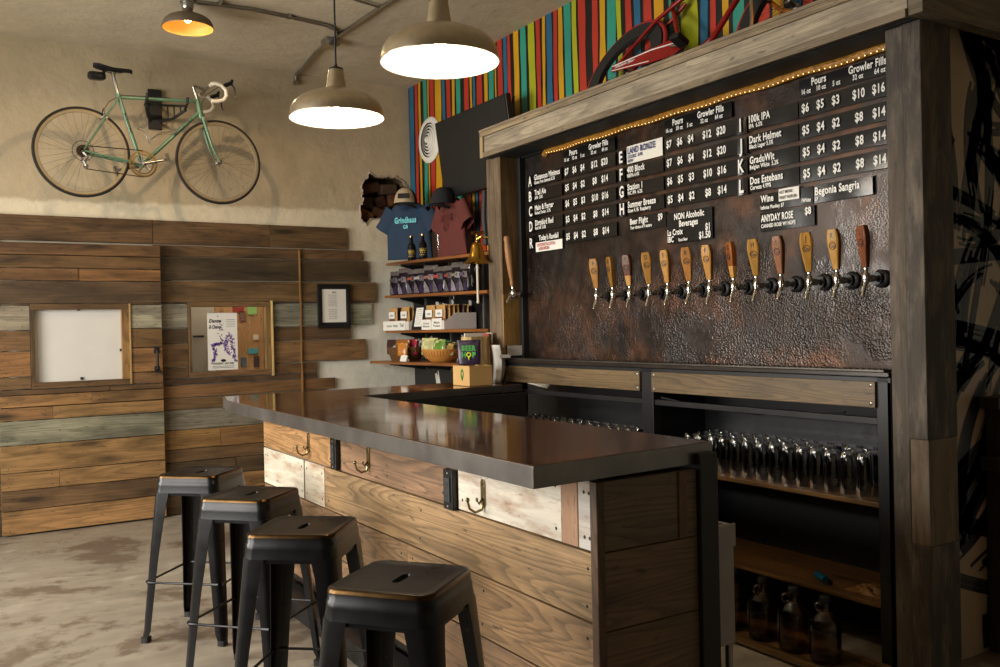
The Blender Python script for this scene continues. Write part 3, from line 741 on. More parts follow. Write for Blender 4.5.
b = MB(); b.bx(3.79, 3.82, Y0 + .02, Y1, .02, 1.225, 1); b.bx(XF + .03, 3.82, 3.84, 3.87, .02, 1.2, 2); b.build('back_panel', plain('dark_interior', rgb(26, 26, 29), .5, 0, .1), bb)
for y0, y1 in ((2.402, 3.808), (3.908, 5.32)):
    b = MB(); b.bx(XF - .014, XF + .008, y0, y1, 1.095, 1.205, 1, rgb(112, 90, 59)); 
    b.mi = 1
    for yy in (y0 + .02, y1 - .02):
        for zz in (1.112, 1.19): b.lathe([(0, .003), (.006, .002), (.008, 0)], (XF - .014, yy, zz), (-1, 0, 0), 8)
    b.mi = 0
    b.build('fascia_board', [M_barwood, M_steel], bb, bevel=.002)
for nm, z, y0, y1 in (('shelf', .69, 2.357, 3.84), ('shelf', .69, 3.87, 5.3), ('shelf', .262, 2.357, 3.84)):
    b = MB(); b.bx(XF + .002, 3.79, y0, y1, z - .02, z, 1, rgb(112, 80, 42)); b.build(nm, M_shelf, bb, bevel=.002)
b = MB(); b.tube([(XF + .05, 3.80, 1.06), (XF + .06, 3.5, 1.025), (XF + .06, 3.1, 1.015), (XF + .05, 2.8, 1.045), (XF + .05, 2.6, 1.06)], .006, 6)
b.tube([(XF + .07, 5.28, 1.03), (XF + .07, 4.6, 1.025), (XF + .07, 3.92, 1.03)], .009, 6)
b.build('beer_line', M_black, bb)
# perforated drip rail along the ledge
b = MB(); b.bx(XF - .012, XF + .06, 2.36, 5.30, 1.247, 1.256, 1)
for i in range(96):
    y = 2.39 + i * .0302; b.box((XF + .024, y, 1.2575), (.05, .012, .003))
tag(b.build('drip_tray', plain('tarnished_steel', rgb(84, 80, 74), .45, .9, .2), bevel=.001), 'long slatted metal drip tray on the back bar ledge below the taps', 'drip tray')

# glassware
def glass_proto(name, cat, group, prof, mat, seg=18):
    r = thing(name, None, cat, (0, 0, 0), 0, group)
    b = MB(); b.lathe(prof, seg=seg); b.build('body', mat, r, ang=50); return r
def one_glass(name, label, cat, group, prof, mat, loc, seg=18):
    b = MB(); b.lathe(prof, seg=seg); o = b.build(name, mat, ang=50); o.location = loc; return tag(o, label, cat, group)
THICK = [(0, .185), (.029, .185), (.032, .180), (.034, .15), (.0375, .06), (.0395, .002), (.0385, 0), (.037, .002), (.0345, .06), (.030, .158), (.022, .172), (0, .174)]
PINT = [(0, .0), (.029, 0), (.031, .004), (.0335, .05), (.037, .10), (.0415, .146), (.0425, .150), (.0405, .149), (.0365, .10), (.031, .05), (.028, .014), (0, .012)]
TALL = [(0, .0), (.030, 0), (.033, .004), (.030, .02), (.034, .10), (.040, .17), (.0395, .205), (.0375, .205), (.038, .17), (.032, .10), (.027, .024), (0, .018)]
g0 = None
ORD = ['first', 'second', 'third', 'fourth', 'fifth', 'sixth', 'seventh', 'eighth', 'ninth', 'tenth', 'eleventh', 'twelfth', 'thirteenth', 'fourteenth', 'fifteenth', 'sixteenth']
ypos = [3.62 - i * .083 for i in range(14)]
for row, x in enumerate((3.47, 3.58, 3.69)):
    for i, y in enumerate(ypos):
        if row and rr.random() < .12: continue
        yy = y + rr.uniform(-.001, .001) + row * .03; xx = x + rr.uniform(-.008, .008)
        if g0 is None: g0 = o = one_glass('beer_glass', None, 'glass', 'tall glasses on the back bar shelf', THICK, M_glass, (0, 0, 0))
        else: o = g0.copy(); COL.objects.link(o)
        o.location = (xx, yy, .6905); o.rotation_euler.z = rr.uniform(0, 6)
        o['label'] = ('clear tall beer glass in the front row of the shelf, %s from the left' % ORD[i]) if row == 0 else 'clear beer glass behind the front row on the glass shelf'
p0 = None
for row, x in enumerate((3.45, 3.55)):
    for i in range(13):
        y = 5.20 - i * .092
        if p0 is None: p0 = o = one_glass('pint_glass', None, 'glass', 'glasses in the far bay of the back bar', [(r, z * .93) for r, z in THICK], M_glass, (0, 0, 0))
        else: o = p0.copy(); COL.objects.link(o)
        o.location = (x + rr.uniform(-.006, .006), y + rr.uniform(-.008, .008) + row * .04, .6905)
        o['label'] = 'clear pint glass in the far bay, rim just above the bar top'
# growlers on the floor deck
b = MB()
for i in range(7): b.bx(3.06 + i * .042, 3.06 + i * .042 + .036, 2.34, 4.9, .012, .024, 1, jit(rgb(120, 92, 56)))
for y in (2.4, 3.4, 4.6): b.bx(3.06, 3.345, y, y + .05, 0, .012, 0, rgb(80, 62, 40))
tag(b.build('duckboard', M_shelf, bevel=.002), 'low slatted wooden deck on the floor before the back bar', 'deck')
M_amber = glass('brown_glass', (.55, .36, .18), .02)
GROW = [(0, 0), (.058, 0), (.064, .006), (.065, .02), (.065, .15), (.060, .172), (.040, .196), (.024, .212), (.018, .225), (.018, .252), (.021, .254), (.021, .262), (.015, .262), (.0155, .226), (.036, .192), (.062, .15), (.062, .01), (0, .006)]
gl0 = None
for i, (y, x) in enumerate(((2.53, 3.17), (2.70, 3.175), (2.88, 3.18), (3.06, 3.18))):
    lb = 'brown glass growler on the floor deck, %s' % ('closest to the right post', 'second from the right post', 'third from the right post', 'half hidden by the grey sink')[i]
    if gl0 is None:
        gl0 = g = thing('growler', lb, 'growler', (0, 0, 0), 0, 'growlers under the back bar')
        b = MB(); b.lathe(GROW, seg=22); b.build('body', M_amber, g)
        b = MB(); b.torus((0, .03, .225), (1, 0, 0), .018, .005, 14, 8); b.build('finger_loop', M_amber, g)
        b = MB(); b.lathe([(.022, .250), (.0225, .252), (.0225, .274), (.020, .277), (0, .277)], seg=18); b.build('cap', M_black, g)
    else: g = copy_tree(gl0)
    g.location = (x, y, .025); g.rotation_euler.z = i * .7; g['label'] = lb
# odds and ends on the lower shelf
b = MB(); b.tube([(3.42, 2.72, .285), (3.46, 2.80, .285)], .018, 10, col=rgb(20, 90, 120)); b.tube([(3.41, 2.70, .285), (3.40, 2.68, .285)], .012, 10, col=rgb(20, 20, 20)); tag(b.build('spray_bottle', M_gloss), 'small blue bottle lying on the lower back bar shelf', 'bottle')
b = MB(); N = 14
from mathutils import noise as mn0
g_ = [[(3.50 + .16 * (i / N - .5) * (1 - .3 * abs(mn0.noise(V((j * .3, 1, 0))))), 2.53 + .20 * (j / N - .5), .2635 + .045 * max(0, .35 + mn0.noise(V((i * .42, j * .37, 3)))) * (1 - (2 * abs(i / N - .5)) ** 3) * (1 - (2 * abs(j / N - .5)) ** 3)) for i in range(N + 1)] for j in range(N + 1)]
b.col = rgb(122, 86, 38); b.rings(g_, False)
tag(b.build('bar_rag', M_col), 'crumpled mustard rag on the lower back bar shelf', 'cloth')

# grey hand sink behind the bar end
sk = thing('hand_sink', 'pale grey metal sink cabinet on thin legs behind the black steel bar post', 'sink', (2.33, 2.45, 0))
b = MB(); b.bx(2.20, 2.45, 2.35, 2.37, .30, .735, 2); b.bx(2.20, 2.45, 2.58, 2.60, .30, .735, 2); b.bx(2.43, 2.45, 2.37, 2.58, .30, .735, 2); b.bx(2.20, 2.22, 2.37, 2.58, .30, .735, 2); b.bx(2.22, 2.43, 2.37, 2.58, .50, .52, 1)
b.bx(2.195, 2.455, 2.343, 2.35, .655, .74, 0)
b.build('basin', plain('satin_grey_metal', rgb(150, 142, 140), .4, .2, .1), sk, bevel=.004)
for x in (2.225, 2.435):
    for y in (2.37, 2.585): b = MB(); b.cyl((x, y, 0), (x, y, .30), .014, None, 10); b.build('leg', M_steel, sk)
# ------------------------------------------------------------------ tap wall: posts, beam, copper
XP = 3.36
tw = thing('tap_wall_frame', 'heavy weathered timber frame of two posts and a fascia beam around the tap wall', 'timber frame', (3.45, 3.8, 0))
b = MB(); b.bx(XP, 3.56, 5.345, 5.52, 0, 2.668, 2, rgb(112, 92, 68)); 
p = b.build('post', M_gray, tw, bevel=.004)
b = MB(); b.bx(XP + .002, 3.558, 5.338, 5.346, 1.70, 2.66, 2, rgb(108, 78, 42)); b.bx(XP + .002, 3.558, 5.336, 5.346, 1.2, 1.70, 2, rgb(158, 116, 62)); tag(b.build('side_board', M_plank, p, bevel=.002), 'raw brown boards on the near face')
b = MB(); b.bx(XP, 3.56, 2.248, 2.325, 0, 2.668, 2, rgb(78, 66, 53)); b.bx(XP - .008, 3.56, 2.163, 2.246, .98, 2.668, 2, rgb(64, 54, 43)); b.bx(XP - .008, 3.56, 2.163, 2.246, 0, .55, 2, rgb(58, 49, 39)); b.bx(XP + .0, 3.56, 2.165, 2.246, .55, .98, 2, rgb(104, 84, 62))
b.build('post', M_gray, tw, bevel=.004)
b = MB()
xb = 3.275
b.bx(xb, xb + .05, 2.165, 5.44, 2.668, 2.832, 1, rgb(168, 154, 130))
b.build('beam', M_gray, tw, bevel=.003)
b = MB(); b.bx(xb + .05, 3.56, 2.165, 5.44, 2.660, 2.70, 1); b.build('soffit', M_black, tw)
b = MB()
b.bx(xb - .014, xb, 2.165, 5.44, 2.802, 2.835, 1, rgb(150, 130, 100)); b.bx(xb - .014, xb, 5.40, 5.44, 2.655, 2.802, 2, rgb(170, 146, 108)); b.bx(xb - .014, xb, 2.165, 5.40, 2.655, 2.69, 1, rgb(128, 112, 88))
b.bx(xb - .02, 3.58, 2.165, 5.44, 2.833, 2.85, 1, rgb(140, 122, 96))
b.bx(xb + .05, 3.55, 5.40, 5.44, 2.668, 2.832, 0, rgb(120, 104, 80))
b.build('trim_strip', M_gray, tw, bevel=.002)
b = MB(); b.bx(xb, 5.0, 2.10, 2.163, 2.66, 2.84, 0, rgb(104, 90, 70)); b.build('return_beam', M_gray, tw, bevel=.003)
b = MB(); b.bx(3.56, XR - .005, 2.32, 5.44, 2.70, 2.72, 1); b.bx(3.56, XR - .005, 5.40, 5.42, 1.26, 2.70, 2); b.build('canopy_board', M_black, tw)

def copper():
    t = NT('hammered_copper'); co = t.coord()
    n = t.noise(t.mapping(co, (1, 1, 1), (0, 3.3, 1.2)), 1.5, 7, .6, .3); n2 = t.noise(co, 3.2, 6, .65); n3 = t.noise(co, 14, 4, .6)
    base = t.ramp(n, [(.34, rgb(36, 28, 24)), (.47, rgb(54, 41, 33)), (.55, rgb(80, 54, 39)), (.64, rgb(46, 37, 32))])
    base = t.mul(base, rgb(52, 48, 46), t.ramp(n2, [(.46, 0.0), (.6, .8)]), 'MIX'); base = t.mul(base, t.ramp(n3, [(.3, .75), (.7, 1.2)]))
    t.set(Base_Color=base, Metallic=.6, Roughness=t.ramp(n3, [(.3, .3), (.7, .46)]), Coat_Weight=t.ramp(t.noise(t.mapping(co, (1, 1, 1), (5, 1.7, .3)), 1.9, 4, .6), [(.45, .0), (.62, .42)]), Coat_Roughness=.1)
    vo = t.n('ShaderNodeTexVoronoi', feature='SMOOTH_F1'); vo.inputs['Scale'].default_value = 105; vo.inputs['Smoothness'].default_value = .6; t.l(t.mapping(co, (1, 1, 1)), vo.inputs['Vector'])
    hm = t.math('ADD', t.math('MULTIPLY', vo.outputs['Distance'], 1.0), t.math('MULTIPLY', t.noise(co, 60, 3, .5), .6))
    mask = t.ramp(t.noise(t.mapping(co, (1, 1, 1), (2, .1, .6)), 2.1, 5, .6), [(.40, .06), (.52, 1.0)])
    z = t.n('ShaderNodeSeparateXYZ'); t.l(co, z.inputs[0])
    low = t.ramp(t.math('MULTIPLY_ADD', t.noise(co, 2.5, 4, .6), .5, t.math('MULTIPLY', z.outputs[2], .4)), [(.90, 1.0), (1.08, .15)])
    t.bump(t.math('MULTIPLY', t.math('MULTIPLY', hm, mask), low), .5, .008)
    t.l(t.b.inputs['Normal'].links[0].from_socket, t.b.inputs['Coat Normal'])
    return t.m
M_cop = copper()
# gently quilted copper sheet
b = MB(); NY, NZ = 60, 30; ya, yb_, za, zb_ = 2.33, 5.40, 1.247, 2.668
from mathutils import noise as mn
g = [[(3.545 - .006 * mn.noise(V((0, y * 2.5, z * 2.5))), y, z) for y in [ya + (yb_ - ya) * i / NY for i in range(NY + 1)]] for z in [za + (zb_ - za) * k / NZ for k in range(NZ + 1)]]
b.rings(g, False, smooth=True)
b.bx(3.552, 3.56, ya, yb_, za, zb_, 1)
tag(b.build('copper_backsplash', M_cop), 'mottled hammered copper sheet behind the taps and menu strips', 'backsplash')
b = MB(); b.bx(3.50, 3.56, 5.30, 5.338, 1.247, 2.66, 2); b.bx(3.515, 3.545, 2.33, 5.30, 2.655, 2.668, 1); tag(b.build('edge_channel', M_black, bevel=.002), 'black channel edging the copper sheet at its far end and top', 'edging')

# LED beads; the glowing tube stands in for their light on the copper
def lit_copper_mat():
    t = NT('lit_copper_glow'); n = t.noise(t.coord(), 45, 3, .7); t.set(Base_Color=rgb(120, 80, 26), Emission_Color=(1, .46, .07, 1), Emission_Strength=t.ramp(n, [(.35, .02), (.62, .2)]), Roughness=.25); t.bump(n, .6, .006); return t.m
M_litcopper = lit_copper_mat(); M_led = emis('led_bead', (1, .66, .26), 5)
rl = thing('led_string', 'amber rope light with tiny beads strung along the top of the copper', 'light', (3.52, 3.7, 2.66))
b = MB(); P = [(3.522, 2.34 + i * (5.0 - 2.34) / 30, 2.648 + .004 * math.sin(i * 1.3)) for i in range(31)] + [(3.522, 5.03, 2.63)]
b.tube(P, .019, 8); b.build('tube', M_litcopper, rl)
b = MB()
for i in range(88):
    y = 2.345 + i * .0303; b.ball((3.5065, y, 2.632 + .004 * math.sin((y - 2.34) / (2.66 / 30) * 1.3)), .0022, 6)
o = b.build('led_beads', M_led, rl); o['kind'] = 'stuff'

# ------------------------------------------------------------------ taps
TAP = [(4.378, 4.355), (4.222, 4.198), (4.069, 4.04), (3.898, 3.878), (3.744, 3.721), (3.578, 3.557), (3.426, 3.411), (3.26, 3.238), (3.111, 3.108), (2.957, 2.94), (2.793, 2.784), (2.642, 2.642), (2.493, 2.48)]
LET = 'ABCDRFGHEIJKL'
LETR = ['A', 'B', 'C', 'D', 'E', 'R', 'F', 'G', 'H', 'I', 'J', 'K', 'L']
TC = [rgb(196, 140, 62), rgb(160, 112, 42), rgb(112, 62, 34), rgb(188, 134, 58), rgb(206, 150, 74), rgb(198, 134, 60), rgb(200, 142, 58), rgb(164, 92, 36), rgb(206, 150, 60), rgb(160, 104, 64), rgb(206, 148, 56), rgb(212, 156, 66), rgb(142, 80, 46)]
TN = ['honey', 'olive brown', 'dark walnut', 'golden', 'pale blond', 'amber', 'golden brown', 'reddish two-tone', 'bright golden', 'dusty brown', 'light golden', 'broad golden', 'reddish brown']
ROT = [35, -10, 20, 40, 10, 35, 15, -15, 30, 5, 30, 5, -12]
M_tapw = wood('tap_handle_wood', rough=.48, ring=.25, fiber=.15, blotch=.2, freq=5, coat=.08)
M_tapw.node_tree.nodes['Principled BSDF'].inputs['Specular IOR Level'].default_value = .25
M_burn = plain('burnt_mark', rgb(44, 22, 8), .5, 0, .05)
HP = [(0, .0135, .011), (.02, .016, .0125), (.06, .021, .015), (.11, .0275, .0165), (.135, .029, .0165), (.16, .027, .016), (.182, .021, .014)]
def make_tap():
    root = thing('beer_tap', None, 'beer tap', (0, 0, 0), 0, 'beer taps on the copper wall')   # origin: wall plate centre; +(-X) points into the room
    b = MB()
    b.lathe([(0, .0), (.040, .0), (.041, .006), (.034, .012), (.026, .014), (.024, .022), (.027, .024), (.027, .034), (.0, .034)], (0, 0, 0), (-1, 0, 0), 24); b.build('wall_flange', M_blackmetal, root)
    b = MB()
    b.lathe([(.013, .03), (.013, .055), (.016, .058), (.016, .078), (.013, .082), (.011, .10)], (0, 0, 0), (-1, 0, 0), 16); b.lathe([(.0, -.018), (.014, -.016), (.017, -.004), (.017, .012), (.014, .022), (.010, .028), (.008, .036), (.011, .038), (.011, .044), (.007, .046), (0, .047)], (-.105, 0, 0), (0, 0, 1), 16)
    b.tube([(-.105, 0, -.01), (-.112, 0, -.028), (-.126, .0, -.06), (-.130, 0, -.078)], [.011, .010, .0085, .009], 12)
    b.build('faucet', M_chrome, root)
    return root
def make_handle(root, c, two, letter, rot):
    b = MB(); hz = .048; b.col = c
    R3 = Matrix.Rotation(math.radians(rot), 4, 'Z')
    base = Matrix.Translation((-.105, 0, hz)) @ Matrix.Rotation(math.radians(-7), 4, 'Y') @ R3
    b.M = base
    rs = []
    for z, hw, ht in HP:
        k = .75
        rs.append([(-ht, -hw * k, z), (-ht * k, -hw, z), (ht * k, -hw, z), (ht, -hw * k, z), (ht, hw * k, z), (ht * k, hw, z), (-ht * k, hw, z), (-ht, hw * k, z)][::-1])
    n0 = len(b.f); b.rings(rs, True, True, True, False)
    # grain runs up the handle
    b.uv = []
    for f in b.f:
        for i in f:
            p = base.inverted() @ V(b.v[i]); b.uv.append((p.z + rot * .13, p.y + p.x * .5 + rot * .37))
    if two:
        for fi, f in enumerate(b.f):
            if max((base.inverted() @ V(b.v[i])).z for i in f) < .07: b.c[fi] = rgb(206, 152, 78)
    h = b.build('tap_handle', M_tapw, root, bevel=.002)
    b = MB(); b.M = base
    xf = -.0169
    b.text(letter, (xf, 0, .142), (0, -1, 0), (0, 0, 1), .024, None, 'C')
    b.torus((xf, 0, .108), (1, 0, 0), .0155, .0016, 24, 5); b.text('G', (xf, .003, .099), (0, -1, 0), (0, 0, 1), .018, .014, 'C'); b.text('B', (xf, -.009, .099), (0, -1, 0), (0, 0, 1), .010, .008, 'C')
    b.build('burnt_mark', M_burn, h)
tp = make_tap()
for i, (yb0, yt) in enumerate(TAP):
    o = tp if i == 0 else copy_tree(tp)
    if i == 0: pending = []
    o.location = (3.538, yb0 - .004, 1.648); o['label'] = '%s wooden tap handle lettered %s on a chrome beer faucet' % (TN[i], LETR[i])
# handles differ in colour and turn, so each is its own mesh (added after the copies)
taps = [o for o in bpy.data.objects if o.name.split('.')[0] == 'beer_tap' and o.parent is None]
taps.sort(key=lambda o: -o.location.y)
for i, o in enumerate(taps):
    L = o.location.copy(); o.location = (0, 0, 0)
    make_handle(o, tuple(v * .74 for v in TC[i]), i in (2, 7), LETR[i], ROT[i]); o.location = L

# ------------------------------------------------------------------ menu strips on the copper
M_strip = plain('glossy_black_strip', rgb(15, 15, 16), .22, 0, .15, 5, .12, 3)
XS = 3.532
def strip(y0, y1, z0, z1, label, lines, name='menu_strip', group='magnetic menu strips', mat=None, th=.003, ink=None, cat='menu strip'):
    """y0 > y1 (left to right as read); lines: (text, y, z, height, align, max width)"""
    yc, zc = (y0 + y1) / 2, (z0 + z1) / 2
    r = thing(name, label, cat, (XS, yc, z0), 0, group)
    b = MB(); N = 8; rs = []
    for i in range(N + 1):
        y = y0 + (y1 - y0) * i / N; bow = .0025 * math.sin(PI * i / N * 2 + yc * 7)
        rs.append([(XS - th + bow, y, z0), (XS - th + bow - .001, y, zc), (XS - th + bow, y, z1), (XS + bow, y, z1), (XS + bow, y, z0)])
    b.rings(rs, True, True, True, True); b.build('backing', mat or M_strip, r, ang=30)
    if lines:
        b = MB()
        for tx, y, z, h, al, wm_ in lines: b.text(tx, (XS - th - .0062, y, z), (0, -1, 0), (0, 0, 1), h, None, al, .026, wmax=wm_)
        b.build('lettering', ink or M_letter, r)
    return r
ROWZ = [(2.440, 2.520), (2.336, 2.416), (2.232, 2.312), (2.128, 2.210), (2.012, 2.100)]
def header(y0, y1, z0, z1, grp):
    w = y0 - y1; c1, c2 = y0 - w * .22, y0 - w * .71
    strip(y0, y1, z0, z1, 'black menu header reading Pours and Growler Fills above the %s price column' % grp,
          [('Pours', c1, z0 + .042, .034, 'C', .2), ('Growler Fills', c2, z0 + .042, .034, 'C', .30)] + [(s, y0 - w * f, z0 + .010, .023, 'C', .12) for s, f in (('16 oz', .085), ('10 oz', .247), ('5 oz', .405), ('32 oz', .62), ('64 oz', .83))])
def prices(y0, y1, row, vals, who):
    z0, z1 = ROWZ[row]; w = y0 - y1; h = .040
    strip(y0, y1, z0, z1, 'black price strip %s in the row for %s' % (' '.join(vals[:3]), who), [(v, y0 - w * f, (z0 + z1) / 2 - h / 2, h, 'C', .09) for v, f in zip(vals, (.075, .235, .395, .625, .815))])
def letter(y0, y1, row, ch):
    z0, z1 = ROWZ[row]
    strip(y0, y1, z0 - .006, z1 - .002, 'small black magnet with tall white letter %s' % ch, [(ch, (y0 + y1) / 2, z0 + .006, .066, 'C', .04)], 'letter_magnet', 'letter magnets', cat='letter magnet')
def beer(y0, y1, row, nm, sub, extra=None):
    z0, z1 = ROWZ[row]
    L = [(nm, y0 - .010, z0 + .038, .036, 'L', y0 - y1 - .02), (sub, y0 - .010, z0 + .010, .021, 'L', (y0 - y1) * .75)]
    strip(y0, y1, z0, z1, 'black menu strip reading %s' % nm, L)
header(4.82, 4.288, 2.535, 2.622, 'far')
header(3.844, 3.336, 2.535, 2.619, 'middle')
header(2.903, 2.375, 2.535, 2.615, 'near')
for row, (ch, nm, sub, pv) in enumerate([('A', 'Glutenous Minimus', 'Gluten Free Oatmeal 6.2%', ('$7', '$6', '$4', '$12', '$20')), ('B', 'Trail Ale', 'APA  5.0%', ('$5', '$4', '$2', '$8', '$14')), ('C', 'Main & Porter', 'Robust Porter  5.7%', ('$6', '$5', '$3', '$10', '$16')), ('D', 'Dirtybird Red', 'Red Ale  5.8%', ('$5', '$4', '$2', '$8', '$14')), ('R', "Today's Randall", None, ('$5', '$4', '$2', '$8', '$14'))]):
    prices(4.818, 4.287, row, pv, nm); letter(5.245, 5.172, row, ch)
    if sub: beer(5.165, 4.84, row, nm, sub)
    else:
        z0, z1 = ROWZ[row]; strip(5.165, 4.845, z0 + .040, z1 + .004, "black menu strip reading Today's Randall", [(nm, 5.0, z0 + .048, .034, 'C', .28)])
        strip(5.16, 4.85, z0 - .028, z0 + .036, "white handwritten label in red marker under Today's Randall", [('COCONUT & COCOA', 5.14, z0 + .008, .02, 'L', .26), ('& BOURBON', 5.12, z0 - .018, .02, 'L', .2)], 'taped_label', 'white stick-on labels', M_paper, ink=plain('red_marker', rgb(176, 40, 40), .6), cat='label')
for row, (ch, nm, sub, pv) in enumerate([('E', None, None, ('$7', '$6', '$4', '$12', '$20')), ('F', '400 Block', 'NEIPA 6.4%', ('$7', '$6', '$4', '$12', '$20')), ('G', 'Station 1', 'WC IPA  6.2%', ('$6', '$5', '$3', '$10', '$16')), ('H', 'Summer Breeze', 'Gose 4.1%  Raspberry', ('$5', '$4', '$2', '$8', '$14'))]):
    prices(3.846, 3.31, row, pv, nm or 'Land Ronde'); letter(4.258, 4.198, row, ch)
    if nm: beer(4.182, 3.862, row, nm, sub)
strip(4.178, 3.866, 2.428, 2.532, 'white handwritten board reading LAND RONDE in blue marker', [('LAND RONDE', 4.165, 2.485, .036, 'L', .28), ('DOUBLE  8.4%', 4.165, 2.458, .02, 'L', .2), ('BREW', 4.165, 2.434, .018, 'L', .1)], 'whiteboard_label', 'white stick-on labels', plain('white_enamel', rgb(232, 228, 216), .25, 0, .03), ink=plain('blue_marker', rgb(44, 56, 110), .6), cat='label')
strip(4.172, 3.852, 2.024, 2.108, 'black menu strip reading Beer Flight $9', [('Beer Flight', 4.155, 2.064, .034, 'L', .2), ('$9', 3.872, 2.064, .036, 'R', .08), ('Your choice of 4 tasters', 4.155, 2.036, .018, 'L', .28)])
strip(3.844, 3.492, 1.920, 2.092, 'square black menu sign for NON Alcoholic Beverages', [('NON Alcoholic', 3.66, 2.050, .034, 'C', .27), ('Beverages', 3.665, 2.008, .034, 'C', .2), ('La Croix', 3.832, 1.966, .032, 'L', .15), ('$1', 3.505, 1.970, .036, 'R', .08), ('IBC', 3.832, 1.928, .032, 'L', .08), ('Root Beer', 3.745, 1.928, .016, 'L', .1), ('$1.50', 3.50, 1.928, .036, 'R', .11)])
for row, (ch, nm, sub, pv) in enumerate([('I', '100k IPA', 'IPA  6.5%', ('$6', '$5', '$3', '$10', '$16')), ('J', 'Dark Helmet', 'Black Lager 5.5%', ('$5', '$4', '$2', '$8', '$14')), ('K', 'GraduWit', 'Belgian White  5.2%', ('$5', '$4', '$2', '$8', '$14')), ('L', 'Dos Estebans', 'Cerveza 4.99%', ('$5', '$4', '$2', '$8', '$14'))]):
    prices(2.906, 2.375, row, pv, nm); letter(3.316, 3.235, row, ch); beer(3.226, 2.915, row, nm, sub)
strip(3.16, 2.838, 2.022, 2.106, 'black menu strip reading Wine with a white sticker across it', [('Wine', 3.15, 2.066, .034, 'L', .09), ('Infinite Monkey $7', 3.15, 2.030, .018, 'L', .16), ('/White', 2.845, 2.034, .018, 'R', .07)])
XS -= .009
strip(3.035, 2.912, 2.056, 2.116, 'small white sticker printed HOT MONK stuck over the Wine strip', [('HOT MONK', 3.025, 2.092, .014, 'L', .1), ('PINOT NOIR $8', 3.025, 2.066, .014, 'L', .1)], 'printed_sticker', 'white stick-on labels', M_paper, ink=M_ink, cat='sticker')
XS += .009
strip(3.162, 2.832, 1.920, 2.016, 'black menu strip hand chalked ANYDAY ROSE $8', [('ANYDAY ROSE', 3.15, 1.968, .034, 'L', .2), ('$8', 2.845, 1.975, .034, 'R', .06), ('CANNED ROSE W/ HOPS', 3.15, 1.938, .018, 'L', .22)])
strip(2.83, 2.516, 2.022, 2.106, 'black menu strip reading Begonia Sangria', [('Begonia Sangria', 2.82, 2.058, .036, 'L', .29), ('$7', 2.82, 2.032, .016, 'L', .05)])

# faucet with a long turned handle on the far post, card below it
tf = thing('long_handled_tap', 'single chrome tap with a long pale wooden handle on the far timber post', 'beer tap', (XP, 5.43, 1.70))
b = MB(); b.lathe([(0, 0), (.032, 0), (.033, .005), (.022, .011), (.016, .016), (.013, .06), (.016, .064), (.016, .082), (0, .084)], (3.44, 5.336, 1.70), (0, -1, 0), 20); b.build('shank', M_chrome, tf)
b = MB(); b.lathe([(0, -.02), (.015, -.016), (.017, 0), (.015, .02), (.009, .03), (.009, .05), (0, .052)], (3.40, 5.262, 1.70), (-.12, 0, 1), 14); b.tube([(3.44, 5.262, 1.70), (3.40, 5.262, 1.70), (3.365, 5.262, 1.675), (3.345, 5.262, 1.64)], [.012, .012, .010, .009], 12); b.build('faucet', M_chrome, tf)
b = MB(); b.lathe([(.008, 0), (.012, .01), (.015, .03), (.012, .05), (.014, .06), (.019, .11), (.024, .20), (.023, .26), (.018, .31), (.021, .335), (.014, .35), (0, .353)], (3.394, 5.262, 1.75), (-.12, 0, 1), 18, col=rgb(176, 128, 84)); b.build('tap_handle', M_tapw, tf)
# brass bell
bl = thing('brass_bell', 'polished brass bell with a white rope hung on the far timber post', 'bell', (3.30, 5.56, 1.95))
by, bxx = 5.54, 3.28
b = MB(); b.lathe([(.0, .148), (.018, .146), (.036, .132), (.045, .10), (.054, .055), (.072, .022), (.098, .0), (.096, -.003), (.068, .018), (.05, .053), (.036, .10), (0, .13)], (bxx, by, 1.935), None, 28); b.build('bell_body', M_brass, bl)
b = MB(); b.lathe([(0, 0), (.008, .002), (.010, .02), (.006, .03), (.006, .06), (.012, .065), (.012, .08), (0, .082)], (bxx, by, 2.07), None, 12); b.tube([(bxx, by, 2.10), (bxx + .01, by - .03, 2.115), (3.345, 5.56, 2.115), (3.37, 5.52, 2.115)], .007, 8); b.tube([(bxx - .04, by, 2.145), (bxx + .05, by - .02, 2.148)], .012, 8, col=rgb(200, 120, 40)); b.build('bracket', M_brass, bl)
b = MB(); b.ball((bxx, by, 1.935), .016, 10); b.build('clapper', M_brass, bl)
b = MB(); N = 40
b.tube([(bxx, by, 1.93 - i * .27 / N) for i in range(N + 1)], [.008 + .0018 * (i % 2) for i in range(N + 1)], 8); b.ball((bxx, by, 1.655), .012, 8); b.build('rope', plain('cotton_rope', rgb(214, 204, 184), .9), bl)
cd = thing('price_card', 'white card in a dark holder on the near face of the far post', 'card', (3.43, 5.325, 1.25))
b = MB(); b.bx(3.37, 3.51, 5.322, 5.332, 1.252, 1.345, 0); b.build('holder', plain('aubergine_plastic', rgb(40, 30, 44), .4), cd, bevel=.002)
b = MB(); b.bx(3.378, 3.502, 5.319, 5.3225, 1.272, 1.342, 0); b.build('card_face', M_paper, cd)
